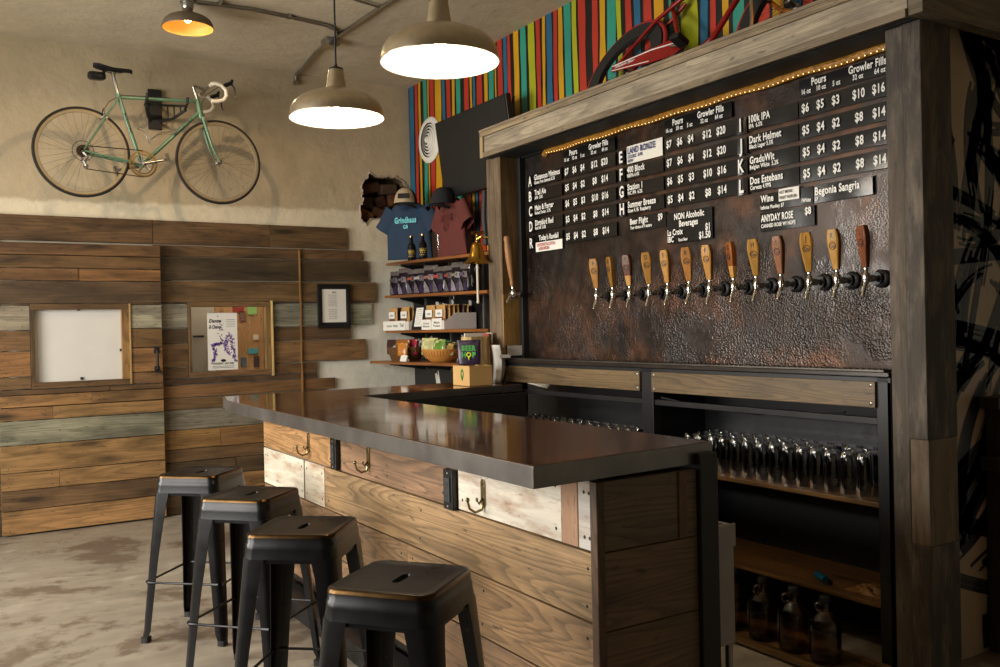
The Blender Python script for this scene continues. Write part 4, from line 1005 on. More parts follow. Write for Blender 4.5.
# ------------------------------------------------------------------ bicycles
M_celeste = plain('celeste_green_paint', rgb(92, 128, 102), .3, .1, .12, 10)
M_tire = plain('tyre_rubber', rgb(26, 24, 22), .75, 0, .1)
M_gum = plain('tan_sidewall', rgb(150, 116, 72), .6, 0, .1, 10)
M_rim = plain('polished_rim', rgb(190, 176, 146), .35, .7, .08)
M_tape = plain('white_bar_tape', rgb(226, 218, 200), .6, 0, .06)
M_gold = plain('gold_chainring', rgb(190, 160, 104), .28, .95, .1)
M_chain = plain('dark_chain', rgb(70, 58, 46), .4, .8, .2, 60)
M_red = plain('oxblood_paint', rgb(140, 24, 22), .28, .1, .15, 6)
M_wred = plain('red_sidewall', rgb(150, 34, 30), .6, 0, .1)
M_amberp = plain('amber_fork', rgb(190, 110, 30), .35, .3, .1)
M_yellow = plain('label_yellow', rgb(214, 176, 40), .5, 0, .05)

M_spoke = plain('spoke_steel', rgb(112, 104, 92), .5, .6, .1)
def make_wheel(root, P, nrm, u, z, R, tr, rim_w, mt, mside, mrim, spokes, hubw=.05, rimdepth=.012, mspoke=None):
    c = V(P(u, 0, z))
    b = MB(); b.torus(c, nrm, R - tr, tr, 64, 10); w = b.build('wheel', mt, root)
    b = MB(); b.torus(c, nrm, R - tr * 1.75, tr * .92, 64, 8, flat=.85); b.build('sidewall', mside, w)
    b = MB(); ri = R - tr * 2.4
    e1 = (V(P(1, 0, 0)) - V(P(0, 0, 0))); e2 = (V(P(0, 0, 1)) - V(P(0, 0, 0))); e3 = V(P(0, 1, 0)) - V(P(0, 0, 0))
    def ring(r, ww): return [c + e1 * r * math.cos(2 * PI * i / 64) + e2 * r * math.sin(2 * PI * i / 64) + e3 * ww for i in range(64)]
    b.rings([ring(ri + .006, -rim_w), ring(ri - rimdepth, -rim_w * .8), ring(ri - rimdepth - .003, 0), ring(ri - rimdepth, rim_w * .8), ring(ri + .006, rim_w)], True, False, False)
    b.build('rim', mrim, w)
    b = MB()
    for i in range(spokes):
        a = 2 * PI * i / spokes; s = 1 if i % 2 else -1; a2 = a + (.75 if (i // 2) % 2 else -.75)
        h = c + e3 * s * hubw * .55 + (e1 * math.cos(a2) + e2 * math.sin(a2)) * .021
        b.cyl(h, c + (e1 * math.cos(a) + e2 * math.sin(a)) * (ri - rimdepth), .0011, None, 5)
    b.build('spokes', mspoke or M_spoke, w)
    b = MB()
    b.lathe([(0, -hubw), (.006, -hubw), (.006, -hubw * .7), (.021, -hubw * .62), (.021, -hubw * .5), (.012, -hubw * .4), (.012, hubw * .4), (.021, hubw * .5), (.021, hubw * .62), (.006, hubw * .7), (.006, hubw), (0, hubw)], c, nrm, 16)
    b.build('hub', M_steel, w)
    return w

bk = thing('road_bicycle', 'vintage green road bicycle hung high on the plaster wall', 'bicycle', (1.46, 7.35, 2.5))
YBk = 7.35
P = lambda u, w, z: (u, YBk + w, z)
RH, FHb, BB = (.957, 2.845), (1.962, 2.847), (1.377, 2.781)
SCl, HT, HB = (1.222, 3.288), (1.803, 3.338), (1.826, 3.215)
for u, z in (RH, FHb): make_wheel(bk, P, (0, 1, 0), u, z, .338, .0125, .010, M_tire, M_gum, M_rim, 32)
def P3(p, w=0): return P(p[0], w, p[1])
b = MB()
b.cyl(P3(BB), P3(SCl), .0145, None, 12); b.cyl(P3((1.216, 3.31)), P3((1.222, 3.285)), .017, None, 12)
b.cyl(P3((1.222, 3.283)), P3((1.805, 3.318)), .013, None, 12); b.cyl(P3(BB), P3((1.822, 3.236)), .0145, None, 12); b.cyl(P3(HT), P3(HB), .018, None, 14)
b.lathe([(0, -.036), (.021, -.036), (.021, .036), (0, .036)], P3(BB), (0, 1, 0), 16)
for s in (-1, 1):
    b.tube([P3(BB, s * .022), P3((1.2, 2.81), s * .035), P3((.97, 2.845), s * .058)], [.011, .010, .007], 10)
    b.tube([P3((1.222, 3.285), s * .018), P3((1.1, 3.08), s * .034), P3((.965, 2.855), s * .058)], [.0075, .0075, .006], 10)
b.cyl(P3((1.135, 3.14), -.03), P3((1.135, 3.14), .03), .006)
b.build('frame', M_celeste, bk)
b = MB()
d = (V(P3((1.822, 3.236))) - V(P3(BB))); L = d.length; d.normalize(); up = V((0, -1, 0)).cross(d) * -1
up = d.cross(V((0, -1, 0))); 
if up.z < 0: up = -up
b.text('Bianchi', V(P3(BB)) + d * (L * .56) - up * .008 + V((0, -.0152, 0)), d, up, .017, .19, bold=.03)
d2 = (V(P3(BB)) - V(P3(SCl))).normalized(); up2 = V((-d2.z, 0, d2.x)); 
if up2.x < 0: up2 = -up2
b.text('Bianchi', V(P3(SCl)) + d2 * .13 - up2 * .007 + V((0, -.0152, 0)), d2, up2, .015, .15, bold=.03)
b.build('decal', M_ink, bk)
b = MB()
b.cyl(P3((1.825, 3.215)), P3((1.834, 3.19)), .019, None, 12); b.cyl(P3((1.836, 3.185), -.035), P3((1.836, 3.185), .035), .012)
for s in (-1, 1): b.tube([P3((1.836, 3.187), s * .034), P3((1.868, 3.07), s * .042), P3((1.905, 2.95), s * .047), P3((1.935, 2.885), s * .05), P3((1.962, 2.850), s * .05)], [.012, .011, .009, .007, .006], 10)
b.build('fork', M_celeste, bk)
b = MB(); b.tube([P3((1.218, 3.30)), P3((1.186, 3.455))], .0125, 12); b.tube([P3((1.186, 3.445)), P3((1.186, 3.468))], .018, 10); b.build('seatpost', M_steel, bk)
b = MB(); rs = []
for f, hw, z in [(0, .002, 3.506), (.02, .045, 3.51), (.12, .070, 3.507), (.3, .066, 3.497), (.5, .036, 3.493), (.7, .020, 3.494), (.92, .017, 3.496), (1, .008, 3.490)]:
    u = 1.046 + f * .278
    rs.append([P(u, hw * math.cos(a), z + .012 * math.sin(a) * (1 if math.sin(a) > 0 else 1.6) - .004 * abs(math.cos(a))) for a in [2 * PI * k / 12 for k in range(12)]])
b.rings(rs); b.tube([P(1.07, -.022, 3.488), P(1.16, -.022, 3.468), P(1.23, -.018, 3.472), P(1.30, -.006, 3.488)], .0035, 6); b.tube([P(1.07, .022, 3.488), P(1.16, .022, 3.468), P(1.23, .018, 3.472), P(1.30, .006, 3.488)], .0035, 6)
b.build('saddle', M_black, bk)
b = MB(); rs = []
for f, k in [(0, .5), (.06, .85), (.2, 1), (.7, 1), (.92, .8), (1, .5)]:
    u = 1.008 + f * .125; rs.append([P(u, .036 * k * (abs(math.cos(a)) ** .5) * math.copysign(1, math.cos(a)), 3.425 + .03 * k * (abs(math.sin(a)) ** .5) * math.copysign(1, math.sin(a))) for a in [2 * PI * j / 16 for j in range(16)]])
b.rings(rs); b.box((1.12, YBk, 3.455), (.02, .03, .03)); b.build('saddle_bag', M_blackplastic, bk)
b = MB(); b.tube([P3((1.803, 3.338)), P3((1.776, 3.428)), P3((1.783, 3.437)), P3((1.87, 3.418))], [.011, .011, .012, .013], 12); b.tube([P(1.872, -.19, 3.418), P(1.872, .19, 3.418)], .013, 12); b.build('stem', M_steel, bk)
for s in (-1, 1):
    w = s * .20
    b = MB(); b.tube([P(1.872, s * .15, 3.418), P(1.874, w * .96, 3.420), P(1.90, w, 3.424), P(1.945, w, 3.415), P(1.978, w, 3.38), P(1.982, w, 3.335), P(1.955, w, 3.298), P(1.90, w, 3.284), P(1.865, w, 3.283)], .0155, 12); b.build('bar_tape', M_tape, bk)
    b = MB(); b.tube([P(1.955, w, 3.408), P(1.99, w, 3.425), P(2.02, w, 3.44), P(2.03, w, 3.468)], [.016, .016, .015, .010], 10); b.tube([P(2.015, w, 3.44), P(2.045, w, 3.40), P(2.05, w, 3.345), P(2.06, w - .004, 3.315)], [.007, .007, .006, .005], 8); b.build('brake_lever', M_blackplastic, bk)
def crank(b, ang, w, L=.17):
    p = (BB[0] + L * math.cos(ang), BB[1] + L * math.sin(ang)); b.tube([P3(BB, w), P3(p, w * 1.15)], [.013, .009], 10); return p
b = MB(); pa = crank(b, .24, -.062); pb = crank(b, .24 + PI, .062)
for i in range(5): a = 2 * PI * i / 5 + .5; b.tube([P3(BB, -.05), P(BB[0] + .066 * math.cos(a), YBk * 0 - .05, BB[1] + .066 * math.sin(a))], [.009, .006], 8)
b.build('crankset', M_steel, bk)
b = MB()
for r0, r1, w in ((.102, .088, -.05), (.078, .068, -.043)):
    for i in range(48):
        a0, a1 = 2 * PI * i / 48, 2 * PI * (i + 1) / 48
    N = 48
    outer = [(r0 + (.003 if i % 2 else -.002)) for i in range(2 * N)]
    R0 = [P(BB[0] + outer[i] * math.cos(PI * i / N), w - .002, BB[1] + outer[i] * math.sin(PI * i / N)) for i in range(2 * N)]; R1 = [P(BB[0] + r1 * math.cos(PI * i / N), w - .002, BB[1] + r1 * math.sin(PI * i / N)) for i in range(2 * N)]
    R2 = [(x, y + .004, z) for x, y, z in R1]; R3 = [(x, y + .004, z) for x, y, z in R0]
    b.rings([R0, R1, R2, R3], True, False, False, False, None, True)
b.build('chainring', M_gold, bk)
for p, w in ((pa, -.085), (pb, .085)):
    b = MB(); s = -1 if w < 0 else 1; b.cyl(P3(p, w), P3(p, w + s * .07), .006); b.box(P(p[0], w + s * .05, p[1]), (.075, .055, .016), rot=Matrix.Rotation(1.2, 4, 'Y')); b.tube([P(p[0] + .02, w + s * .03, p[1] - .02), P(p[0] + .03, w + s * .03, p[1] - .07), P(p[0] + .005, w + s * .03, p[1] - .085)], .003, 6); b.build('pedal', M_steel, bk)
b = MB(); r1, r2 = .101, .042
RD = (.975, 2.735)
b.tube([P(RH[0], -.046, RH[1] + r2), P(BB[0], -.05, BB[1] + r1)], .004, 6); b.tube([P(RD[0], -.046, RD[1] - .02), P(BB[0], -.05, BB[1] - r1)], .004, 6); b.torus(P(RH[0], -.046, RH[1]), (0, 1, 0), r2, .004, 24, 6); b.tube([P(RH[0] - r2, -.046, RH[1] - .01), P(RD[0] - .02, -.046, RD[1] + .05), P(RD[0] - .012, -.046, RD[1])], .004, 6)
b.build('chain', M_chain, bk)
b = MB()
for k in range(5): b.lathe([(.02, 0), (.046 - k * .005, 0), (.046 - k * .005, .003), (.02, .003)], P(RH[0], -.048 + k * .004, RH[1]), (0, -1, 0), 28)
b.build('cassette', M_chain, bk)
b = MB(); b.tube([P(RH[0], -.055, RH[1] - .01), P(.985, -.055, 2.80), P(.96, -.055, 2.77), P(RD[0], -.055, RD[1])], [.010, .014, .012, .008], 8)
for cc in ((.962, 2.772), RD): b.lathe([(0, -.006), (.019, -.006), (.019, .006), (0, .006)], P3(cc, -.047), (0, 1, 0), 14)
b.build('derailleur', M_steel, bk)
b = MB(); b.torus(P(RH[0] - .0, -.054, RH[1]), (0, 1, 0), .074, .0022, 40, 6); b.build('spoke_guard', M_black, bk)
b = MB()
for s in (-1, 1):
    b.tube([P(1.445, s * .03, 2.98), P(1.50, s * .036, 3.03), P(1.58, s * .036, 3.05), P(1.63, s * .02, 3.03)], .003, 6); b.tube([P(1.36, s * .03, 3.06), P(1.40, s * .036, 3.05), P(1.43, s * .034, 2.99), P(1.44, s * .02, 2.95)], .003, 6)
b.tube([P(1.63, -.02, 3.03), P(1.632, .02, 3.03)], .003, 6); b.tube([P(1.36, -.03, 3.06), P(1.355, .03, 3.06)], .003, 6); b.build('bottle_cage', M_steel, bk)
for u, z in ((1.845, 3.19), (1.11, 3.15)):
    b = MB(); b.tube([P(u, -.04, z - .035), P(u, -.045, z), P(u, -.015, z + .03), P(u, .015, z + .03), P(u, .045, z), P(u, .04, z - .035)], .006, 8); b.box(P(u, -.03, z - .038), (.05, .012, .012)); b.box(P(u, .03, z - .038), (.05, .012, .012)); b.build('brake_caliper', M_steel, bk)
b = MB(); b.tube([P(2.03, -.2, 3.46), P(1.98, -.16, 3.50) if False else P(1.96, -.17, 3.43), P(1.86, -.08, 3.36), P(1.83, -.03, 3.30), P(1.845, 0, 3.22)], .0025, 6); b.tube([P(1.60, .0, 3.322), P(1.24, .0, 3.302), P(1.15, .0, 3.24), P(1.12, 0, 3.185)], .0025, 6); b.build('brake_cable', M_black, bk)
# wall mount
mt = thing('bicycle_mount', 'black steel wall bracket carrying the green bicycle by its top tube', 'wall bracket', (1.545, 7.68, 3.15))
b = MB(); b.bx(1.495, 1.60, 7.66, 7.689, 3.135, 3.455, 2); b.build('back_plate', M_black, mt, bevel=.003)
for x in (1.42, 1.72):
    sx = -1 if x < 1.5 else 1
    b = MB()
    A0 = (1.545 + sx * .04, 7.655, 3.20); A1 = (x, 7.36, 3.27)
    b.tube([A0, ((A0[0] + x) / 2, 7.52, 3.20), (x, 7.37, 3.245)], .011, 8); b.tube([(A0[0], 7.655, 3.33), (x - sx * .02, 7.42, 3.285), (x, 7.36, 3.275)], .009, 8)
    for f in (.3, .55, .8): b.tube([(A0[0] + (x - A0[0]) * f, 7.655 - .29 * f, 3.20 + .03 * f * f), (A0[0] + (x - A0[0]) * f, 7.655 - .27 * f, 3.33 - .05 * f)], .006, 6)
    b.tube([(x, 7.40, 3.255), (x, 7.345, 3.275), (x, 7.31, 3.285), (x, 7.305, 3.33)], .010, 8)
    b.build('arm', M_black, mt)

# red cruiser leaning on the mural above the beam
th = math.radians(27); ct_, st_ = math.cos(th), math.sin(th)
rc = thing('cruiser_bicycle', 'red cruiser bicycle leaning against the striped mural on top of the timber beam', 'bicycle', (3.45, 3.65, 2.72))
P = lambda u, w, z: (3.45 + z * st_ + w * ct_, u, 2.722 + z * ct_ - w * st_)
for u in (4.27, 3.0): make_wheel(rc, P, (ct_, 0, -st_), u, .345, .345, .015, .020, M_wred, M_tire, M_tire, 28, .05, .085, M_black)
def T(b, L, r, seg=10): b.tube([P(*p) for p in L], r, seg)
b = MB()
T(b, [(4.27, -.055, .345), (4.08, -.04, .60), (3.93, -.02, .72), (3.75, 0, .77), (3.45, 0, .80)], [.010, .011, .015, .017, .017]); T(b, [(4.27, .055, .345), (4.08, .04, .60), (3.93, .02, .72)], [.010, .011, .012])
T(b, [(3.745, 0, .28), (4.01, 0, .70), (4.03, 0, .74)], .016); T(b, [(4.27, -.055, .345), (4.0, -.05, .31), (3.745, -.03, .28)], .011); T(b, [(4.27, .055, .345), (4.0, .05, .31), (3.745, .03, .28)], .011)
T(b, [(3.745, 0, .28), (3.60, 0, .27), (3.52, 0, .32), (3.44, 0, .54), (3.42, 0, .68)], .017); T(b, [(3.44, 0, .86), (3.39, 0, .66)], .021)
b.lathe([(0, -.04), (.026, -.04), (.026, .04), (0, .04)], P(3.745, 0, .28), (ct_, 0, -st_), 16)
b.build('frame', M_red, rc)
b = MB()
poly = [(4.31, .335), (4.29, .283), (3.93, .235), (3.72, .225), (3.665, .265), (3.70, .325), (3.80, .352), (3.95, .345)]
A = [P(u, -.072, z) for u, z in poly]; B_ = [P(u, -.064, z) for u, z in poly]
i0 = b.pts(A); i1 = b.pts(B_); n = len(poly); b.face([i0 + i for i in range(n)]); b.face([i1 + i for i in range(n)][::-1])
for i in range(n): j = (i + 1) % n; b.face((i0 + j, i0 + i, i1 + i, i1 + j))
cg = b.build('chain_guard', M_red, rc, bevel=.003)
b = MB()
def q4(L): b.poly([P(u, -.0728, z) for u, z in L])
q4([(4.30, .326), (3.95, .336), (3.95, .326), (4.30, .318)]); q4([(3.95, .336), (3.72, .312), (3.72, .304), (3.95, .326)]); q4([(4.285, .290), (3.93, .250), (3.93, .244), (4.285, .284)])
e1 = V(P(-1, 0, 0)) - V(P(0, 0, 0)); e2 = V(P(0, 0, 1)) - V(P(0, 0, 0))
b.text('Western Flyer', P(4.265, -.0728, .297), e1, e2, .022, .18, shear=.3)
b.build('lettering', M_letter, cg)
b = MB(); T(b, [(3.745, -.085, .28), (3.61, -.09, .25)], .011); T(b, [(3.745, .085, .28), (3.88, .09, .32)], .011); b.lathe([(.055, 0), (.085, 0), (.085, .004), (.055, .004)], P(3.745, -.055, .28), (ct_, 0, -st_), 28); b.build('crankset', M_steel, rc)
for s, u, z in ((-1, 3.61, .235), (1, 3.88, .33)):
    b = MB(); b.M = Matrix.Translation(P(u, s * .14, z)) @ Matrix(((0, ct_, st_, 0), (1, 0, 0, 0), (0, -st_, ct_, 0), (0, 0, 0, 1))); b.box((0, 0, 0), (.07, .085, .034)); b.M = Matrix.Identity(4); b.build('pedal', M_blackplastic, rc, bevel=.006)
b = MB(); 
for s in (-1, 1): T(b, [(3.375, s * .045, .64), (3.25, s * .05, .50), (3.12, s * .052, .385), (3.0, s * .052, .345)], [.014, .013, .011, .008])
T(b, [(3.39, 0, .66), (3.375, 0, .635)], .02); b.build('fork', M_amberp, rc)
b = MB(); T(b, [(3.262, -.062, .60), (3.262, -.062, .47), (3.18, -.065, .28), (3.15, -.07, .2)], .009, 8); b.build('fender_stay', M_chrome, rc)
b = MB(); T(b, [(3.44, 0, .86), (3.46, 0, .98)], .012); T(b, [(3.62, -.3, 1.02), (3.50, -.22, 1.06), (3.46, -.06, 1.0), (3.46, .06, 1.0), (3.50, .22, 1.06), (3.62, .3, 1.02)], .012); b.build('handlebar', M_chrome, rc)
b = MB(); T(b, [(4.03, 0, .74), (4.07, 0, .84)], .013); b.M = Matrix.Identity(4)
rs = []
for f, hw in [(0, .02), (.1, .09), (.35, .10), (.6, .05), (1, .015)]: rs.append([P(4.18 - f * .28, hw * math.cos(a), .86 + .02 * math.sin(a)) for a in [2 * PI * k / 12 for k in range(12)]])
b.rings(rs); b.build('saddle', M_black, rc)
b = MB(); b.bx(3.38, 3.58, 2.5, 4.8, 2.70, 2.722, 1, rgb(96, 82, 62)); o = b.build('top_board', M_gray, tw, bevel=.002)

# ------------------------------------------------------------------ pendant lamps
M_nickel = plain('brushed_nickel', rgb(196, 182, 158), .3, 1, .1, 30)
M_enamel = plain('white_enamel_inside', rgb(246, 240, 226), .45, 0, .02)
def lampmat(nm, c, s): return emis(nm, c, s)
M_bulb = lampmat('lit_bulb', (1, .86, .66), 60); M_bulbw = lampmat('warm_lit_bulb', (1, .66, .3), 34)
PR = .205
def pendant(x, y, z, R, label, cord_top, bulbmat, name='pendant_lamp', inner=None, outer=None):
    r = thing(name, label, 'pendant lamp', (x, y, z), 0, None)
    k = R
    prof = [(1.0, .0), (.99, .10), (.975, .20), (.91, .31), (.79, .41), (.62, .49), (.45, .555), (.27, .615), (.215, .64), (.205, .70), (.16, 1.02)]
    b = MB(); b.lathe([(p * k, h * k) for p, h in [(1.02, -.012), (1.025, 0)] + prof], (x, y, z), None, 48); b.build('shade', outer or M_nickel, r, ang=50)
    b = MB(); b.lathe([(p * k - .003, h * k - .001) for p, h in [(1.02, -.010)] + prof[:8] + [(.0, .62)]][::-1], (x, y, z), None, 48); b.build('shade_lining', inner or M_enamel, r, ang=50)
    b = MB(); b.lathe([(.165 * k, 1.02 * k), (.15 * k, 1.06 * k), (.07 * k, 1.09 * k), (.03 * k, 1.12 * k), (.03 * k, 1.16 * k), (0, 1.165 * k)], (x, y, z), None, 20); b.build('socket_cap', M_black if cord_top else M_steel, r)
    if cord_top:
        b = MB(); b.cyl((x, y, z + 1.1 * k), (x, y, cord_top - .02), .0045, None, 8); b.lathe([(.0, -.002), (.05, -.02), (.055, -.012), (.055, 0)], (x, y, cord_top), None, 20); b.build('cord', M_black, r)
    b = MB(); b.lathe([(0, .0), (.014, .004), (.026, .02), (.030, .04), (.026, .062), (.014, .085), (.013, .11), (0, .112)], (x, y, z + .22 * k), None, 18); b.build('bulb', bulbmat, r)
    return r
pendant(1.512, 2.777, 2.399, PR, 'large brushed metal pendant lamp over the near end of the bar', ZC, M_bulb)
pendant(1.520, 3.750, 2.408, PR, 'brushed metal pendant lamp on a long cord over the middle of the bar', ZC, M_bulb)
M_dull = plain('dull_grey_shade', rgb(120, 108, 92), .45, .6, .15, 14)
lp = pendant(1.504, 6.327, 3.552, .166, 'small grey dome lamp with a warm bulb fixed to the ceiling conduit above the bicycle', None, M_bulbw, 'ceiling_lamp', plain('warm_white_lining', rgb(214, 164, 84), .5, 0, .02), M_dull); lp['category'] = 'ceiling lamp'
b = MB(); b.lathe([(.035, .11), (.04, .12), (.04, .15), (.05, .152), (.05, .172), (.0, .172)], (1.504, 6.327, 3.552 + .02), None, 16); b.build('mounting_box', M_steel, lp)
def lamp(nm, loc, w, c, r=.03):
    l = bpy.data.lights.new(nm, 'POINT'); l.energy = w; l.color = c; l.shadow_soft_size = r
    o = bpy.data.objects.new(nm, l); o.location = loc; COL.objects.link(o); return o
lamp('pendant_light', (1.512, 2.777, 2.399 + .015), PEND_W, (1, .82, .60)); lamp('pendant_light', (1.520, 3.750, 2.408 + .015), PEND_W, (1, .82, .60)); l = lamp('ceiling_lamp_light', (1.504, 6.327, 3.552 + .004), CEIL_W, (1, .74, .46), .03); l.data.type = 'SPOT'; l.data.spot_size = math.radians(172); l.data.spot_blend = .25

# conduit on the ceiling
zc = ZC - .016
b = MB(); b.tube([(1.56, 6.30, zc), (1.92, 6.26, zc), (2.3, 6.30, zc), (2.5, 6.33, zc), (2.60, 6.40, zc), (2.655, 6.52, zc), (2.66, 6.62, zc)], .013, 10); 
for p in ((1.7, 6.24), (2.2, 6.29)): b.box((p[0], p[1], zc + .004), (.02, .06, .022))
tag(b.build('conduit', M_steel), 'long grey electrical conduit running over the ceiling from the small lamp to the junction box', 'conduit', 'ceiling conduits')
b = MB(); b.tube([(2.66, 6.72, zc), (2.665, 7.0, zc), (2.73, 7.5, zc), (2.735, 7.66, zc), (2.735, 7.672, zc - .02), (2.735, 7.672, zc - .07)], .014, 10); b.box((2.735, 7.672, zc - .07), (.04, .03, .03)); tag(b.build('conduit', M_steel), 'grey conduit dropping from the junction box to the back wall', 'conduit', 'ceiling conduits')
b = MB(); b.tube([(2.66, 6.62, zc), (2.69, 5.9, zc), (2.72, 5.4, zc), (2.78, 4.4, zc)], .014, 10); tag(b.build('conduit', M_steel), 'grey conduit running from the junction box towards the big pendant lamps', 'conduit', 'ceiling conduits')
b = MB(); b.tube([(2.685, 5.80, zc), (2.45, 5.74, zc), (2.2, 5.70, zc), (1.7, 5.6, zc)], .009, 8); tag(b.build('conduit', M_steel), 'thin short conduit branching off near the pendant lamps', 'conduit', 'ceiling conduits')
jb = thing('junction_box', 'small square metal junction box where the ceiling conduits meet', 'junction box', (2.66, 6.66, ZC - .06))
b = MB(); b.bx(2.605, 2.715, 6.60, 6.72, ZC - .058, ZC - .001, 0); b.build('body', M_steel, jb, bevel=.004)
b = MB(); b.bx(2.61, 2.71, 6.605, 6.715, ZC - .063, ZC - .058, 0); b.lathe([(0, -.003), (.006, -.002), (.006, 0)], (2.63, 6.62, ZC - .063), None, 8); b.build('cover', M_nickel, jb, bevel=.002)

# ------------------------------------------------------------------ on the striped wall
vt = thing('ceiling_vent', 'round white slotted air diffuser on the striped mural', 'air vent', (XR, 7.26, 3.18))
vt.name = 'air_vent'
b = MB(); c = (XR - .004, 7.262, 3.178)
b.lathe([(.175, 0), (.205, 0), (.207, .008), (.195, .020), (.165, .026), (.155, .020)], c, (-1, 0, 0), 40); b.build('rim', M_white, vt)
b = MB()
for i in range(5):
    r = .148 - i * .028; b.lathe([(r, .004 + .004 * i), (r - .006, .016 + .006 * i), (r - .018, .022 + .006 * i), (r - .016, .014 + .006 * i)], c, (-1, 0, 0), 36)
b.lathe([(.022, .03), (.02, .05), (0, .052)], c, (-1, 0, 0), 20); b.build('louver_rings', M_white, vt)
b = MB(); b.lathe([(0, .002), (.172, .002)], c, (-1, 0, 0), 36); b.build('dark_duct', M_black, vt)
tv = thing('television', 'black flat television tilted forward on the striped wall by the timber post', 'television', (3.72, 6.15, 2.85))
Ms = Matrix.Translation((3.625, 6.15, 2.875)) @ Matrix.Rotation(math.radians(-7), 4, 'Y')
b = MB(); b.M = Ms; b.box((.022, 0, 0), (.045, 1.11, .635), 1); b.box((.06, 0, -.02), (.04, .6, .36), 1); b.build('housing', M_blackplastic, tv, bevel=.005)
b = MB(); b.M = Ms; b.box((-.002, 0, .006), (.004, 1.085, .60), 1); b.build('screen', plain('dark_screen', rgb(17, 17, 18), .5, 0, .05), tv)
b = MB(); b.box((3.765, 6.15, 2.88), (.12, .12, .2)); b.tube([(3.68, 5.62, 3.18), (3.70, 5.72, 3.10), (3.68, 5.80, 2.98), (3.66, 5.84, 2.9)], .006, 6); b.build('wall_bracket', M_black, tv)

# shelf standards and shelves
for i, y in enumerate((7.42, 6.95, 6.38)):
    b = MB(); b.bx(XR - .016, XR - .001, y - .010, y + .010, 1.10, 2.06, 2)
    for k in range(18): b.bx(XR - .0175, XR - .0155, y - .003, y + .003, 1.12 + k * .052, 1.14 + k * .052, 2, (.02, .02, .02))
    tag(b.build('shelf_standard', plain('shelf_standard_metal%d' % i, rgb(150, 146, 138), .35, .7)), 'slotted metal shelf track on the dark wall, %s' % ('closest to the white back wall', 'middle one behind the trays', 'closest to the timber post')[i], 'shelf track', 'shelf tracks')
SH = [('top plank shelf below the hanging shirts', 2.085, 2.047, 3.53), ('plank shelf holding a row of snack pouches', 1.786, 1.756, 3.51), ('plank shelf holding the grey display trays', 1.466, 1.463, 3.51), ('lowest and deepest plank shelf holding basket and bowl', 1.192, 1.205, 3.35)]
def shz(k, y):
    _, z0, z1, _x = SH[k]; return z0 + (z1 - z0) * (7.6 - y) / 1.65
for k, (lb, z0, z1, xf) in enumerate(SH):
    b = MB(); y0, y1 = (7.62, 5.80); zz = [shz(k, y0), shz(k, y1)]; t_ = .024
    rs = [[(xf + .006, y0, zz[0] - t_), (xf, y0, zz[0] - t_ / 2), (xf + .006, y0, zz[0]), (XR - .018, y0, zz[0]), (XR - .018, y0, zz[0] - t_)], [(xf + .006, y1, zz[1] - t_), (xf, y1, zz[1] - t_ / 2), (xf + .006, y1, zz[1]), (XR - .018, y1, zz[1]), (XR - .018, y1, zz[1] - t_)]]
    b.col = rgb(150, 92, 44); b.rings(rs, smooth=False)
    b.uv = []
    off = R_.uniform(0, 9)
    for f in b.f:
        for i in f: b.uv.append((b.v[i][1] + off, b.v[i][0] + b.v[i][2]))
    sh = thing('wall_shelf', 'varnished ' + lb, 'shelf', (XR, 6.7, z0 - .03), 0, 'merchandise shelves in the corner')
    b.build('board', M_shelf, sh, bevel=.002)
    for y in (7.42, 6.95, 6.38):
        z = shz(k, y) - t_
        b = MB(); b.prism([(0, 0), (0, -.07), (-(XR - xf) * .75, -.012), (-(XR - xf) * .75, 0)], (XR - .016, y + .003, z - .001), (1, 0, 0), (0, 0, 1), .006); b.build('shelf_bracket', M_blackmetal, sh)

# shirts and caps
def shirt(name, label, c, u, zh, H, col, lettering, ink, seed=1):
    u = V(u).normalized(); w = V((0, 0, 1)).cross(u); w = -w if w.dot(V((-1, -1, 0))) < 0 else w   # w faces the room
    r = thing(name, label, 't-shirt', (c[0], c[1], zh))
    b = MB(); c = V((c[0], c[1], zh)); rn = random.Random(seed); ph = rn.uniform(0, 6)
    rs = []; N = 36
    for f, a, d in [(0, .235, .045), (.12, .23, .046), (.3, .222, .05), (.5, .218, .052), (.68, .215, .052), (.78, .212, .05), (.86, .20, .045), (.92, .165, .038), (.97, .11, .032), (1.0, .075, .030)]:
        L = []
        for i in range(N):
            t = 2 * PI * i / N; x, y = a * math.cos(t), d * math.sin(t)
            fold = .009 * math.sin(x * 34 + ph + f * 5) * (1 - f) + .006 * math.sin(x * 60 - f * 9 + ph)
            L.append(c + u * x + w * (y + fold * (1 if y > 0 else .3)) + V((0, 0, f * H)))
        rs.append(L)
    b.rings(rs, True, False, False)
    b.build('body', col, r)
    for s in (-1, 1):
        b = MB(); rs = []
        for f, ru, rw in [(0, .085, .042), (.35, .085, .046), (.7, .083, .046), (1, .085, .044)]:
            p = c + u * s * (.150 + .115 * f) + V((0, 0, H * (.875 - .36 * f)))
            ax = (u * s * .115 + V((0, 0, -H * .36))).normalized(); pr = ax.cross(w).normalized()
            rs.append([p + pr * ru * math.cos(2 * PI * i / 20) + w * (rw * math.sin(2 * PI * i / 20) + .004 * math.sin(i * 1.9 + f * 6 + ph)) for i in range(20)])
        b.rings(rs, True, False, False); b.build('sleeve', col, r)
    b = MB(); b.torus(c + V((0, 0, H)) + w * .0, (0, 0, 1), .062, .010, 24, 6); b.build('collar', col, r)
    b = MB()
    for tx, fz, h, wd in lettering: b.text(tx, c + V((0, 0, H * fz)) + w * .062, u if w.dot(V((-1, -1, 0))) > 0 else u, (0, 0, 1), h, wd, 'C', bold=.04)
    b.build('print', ink, r)
    return r
M_shirtb = plain('slate_blue_cotton', rgb(34, 54, 76), .9, 0, .12, 8, .15, 60); M_shirtr = plain('rust_red_cotton', rgb(94, 43, 37), .9, 0, .12, 8, .15, 60)
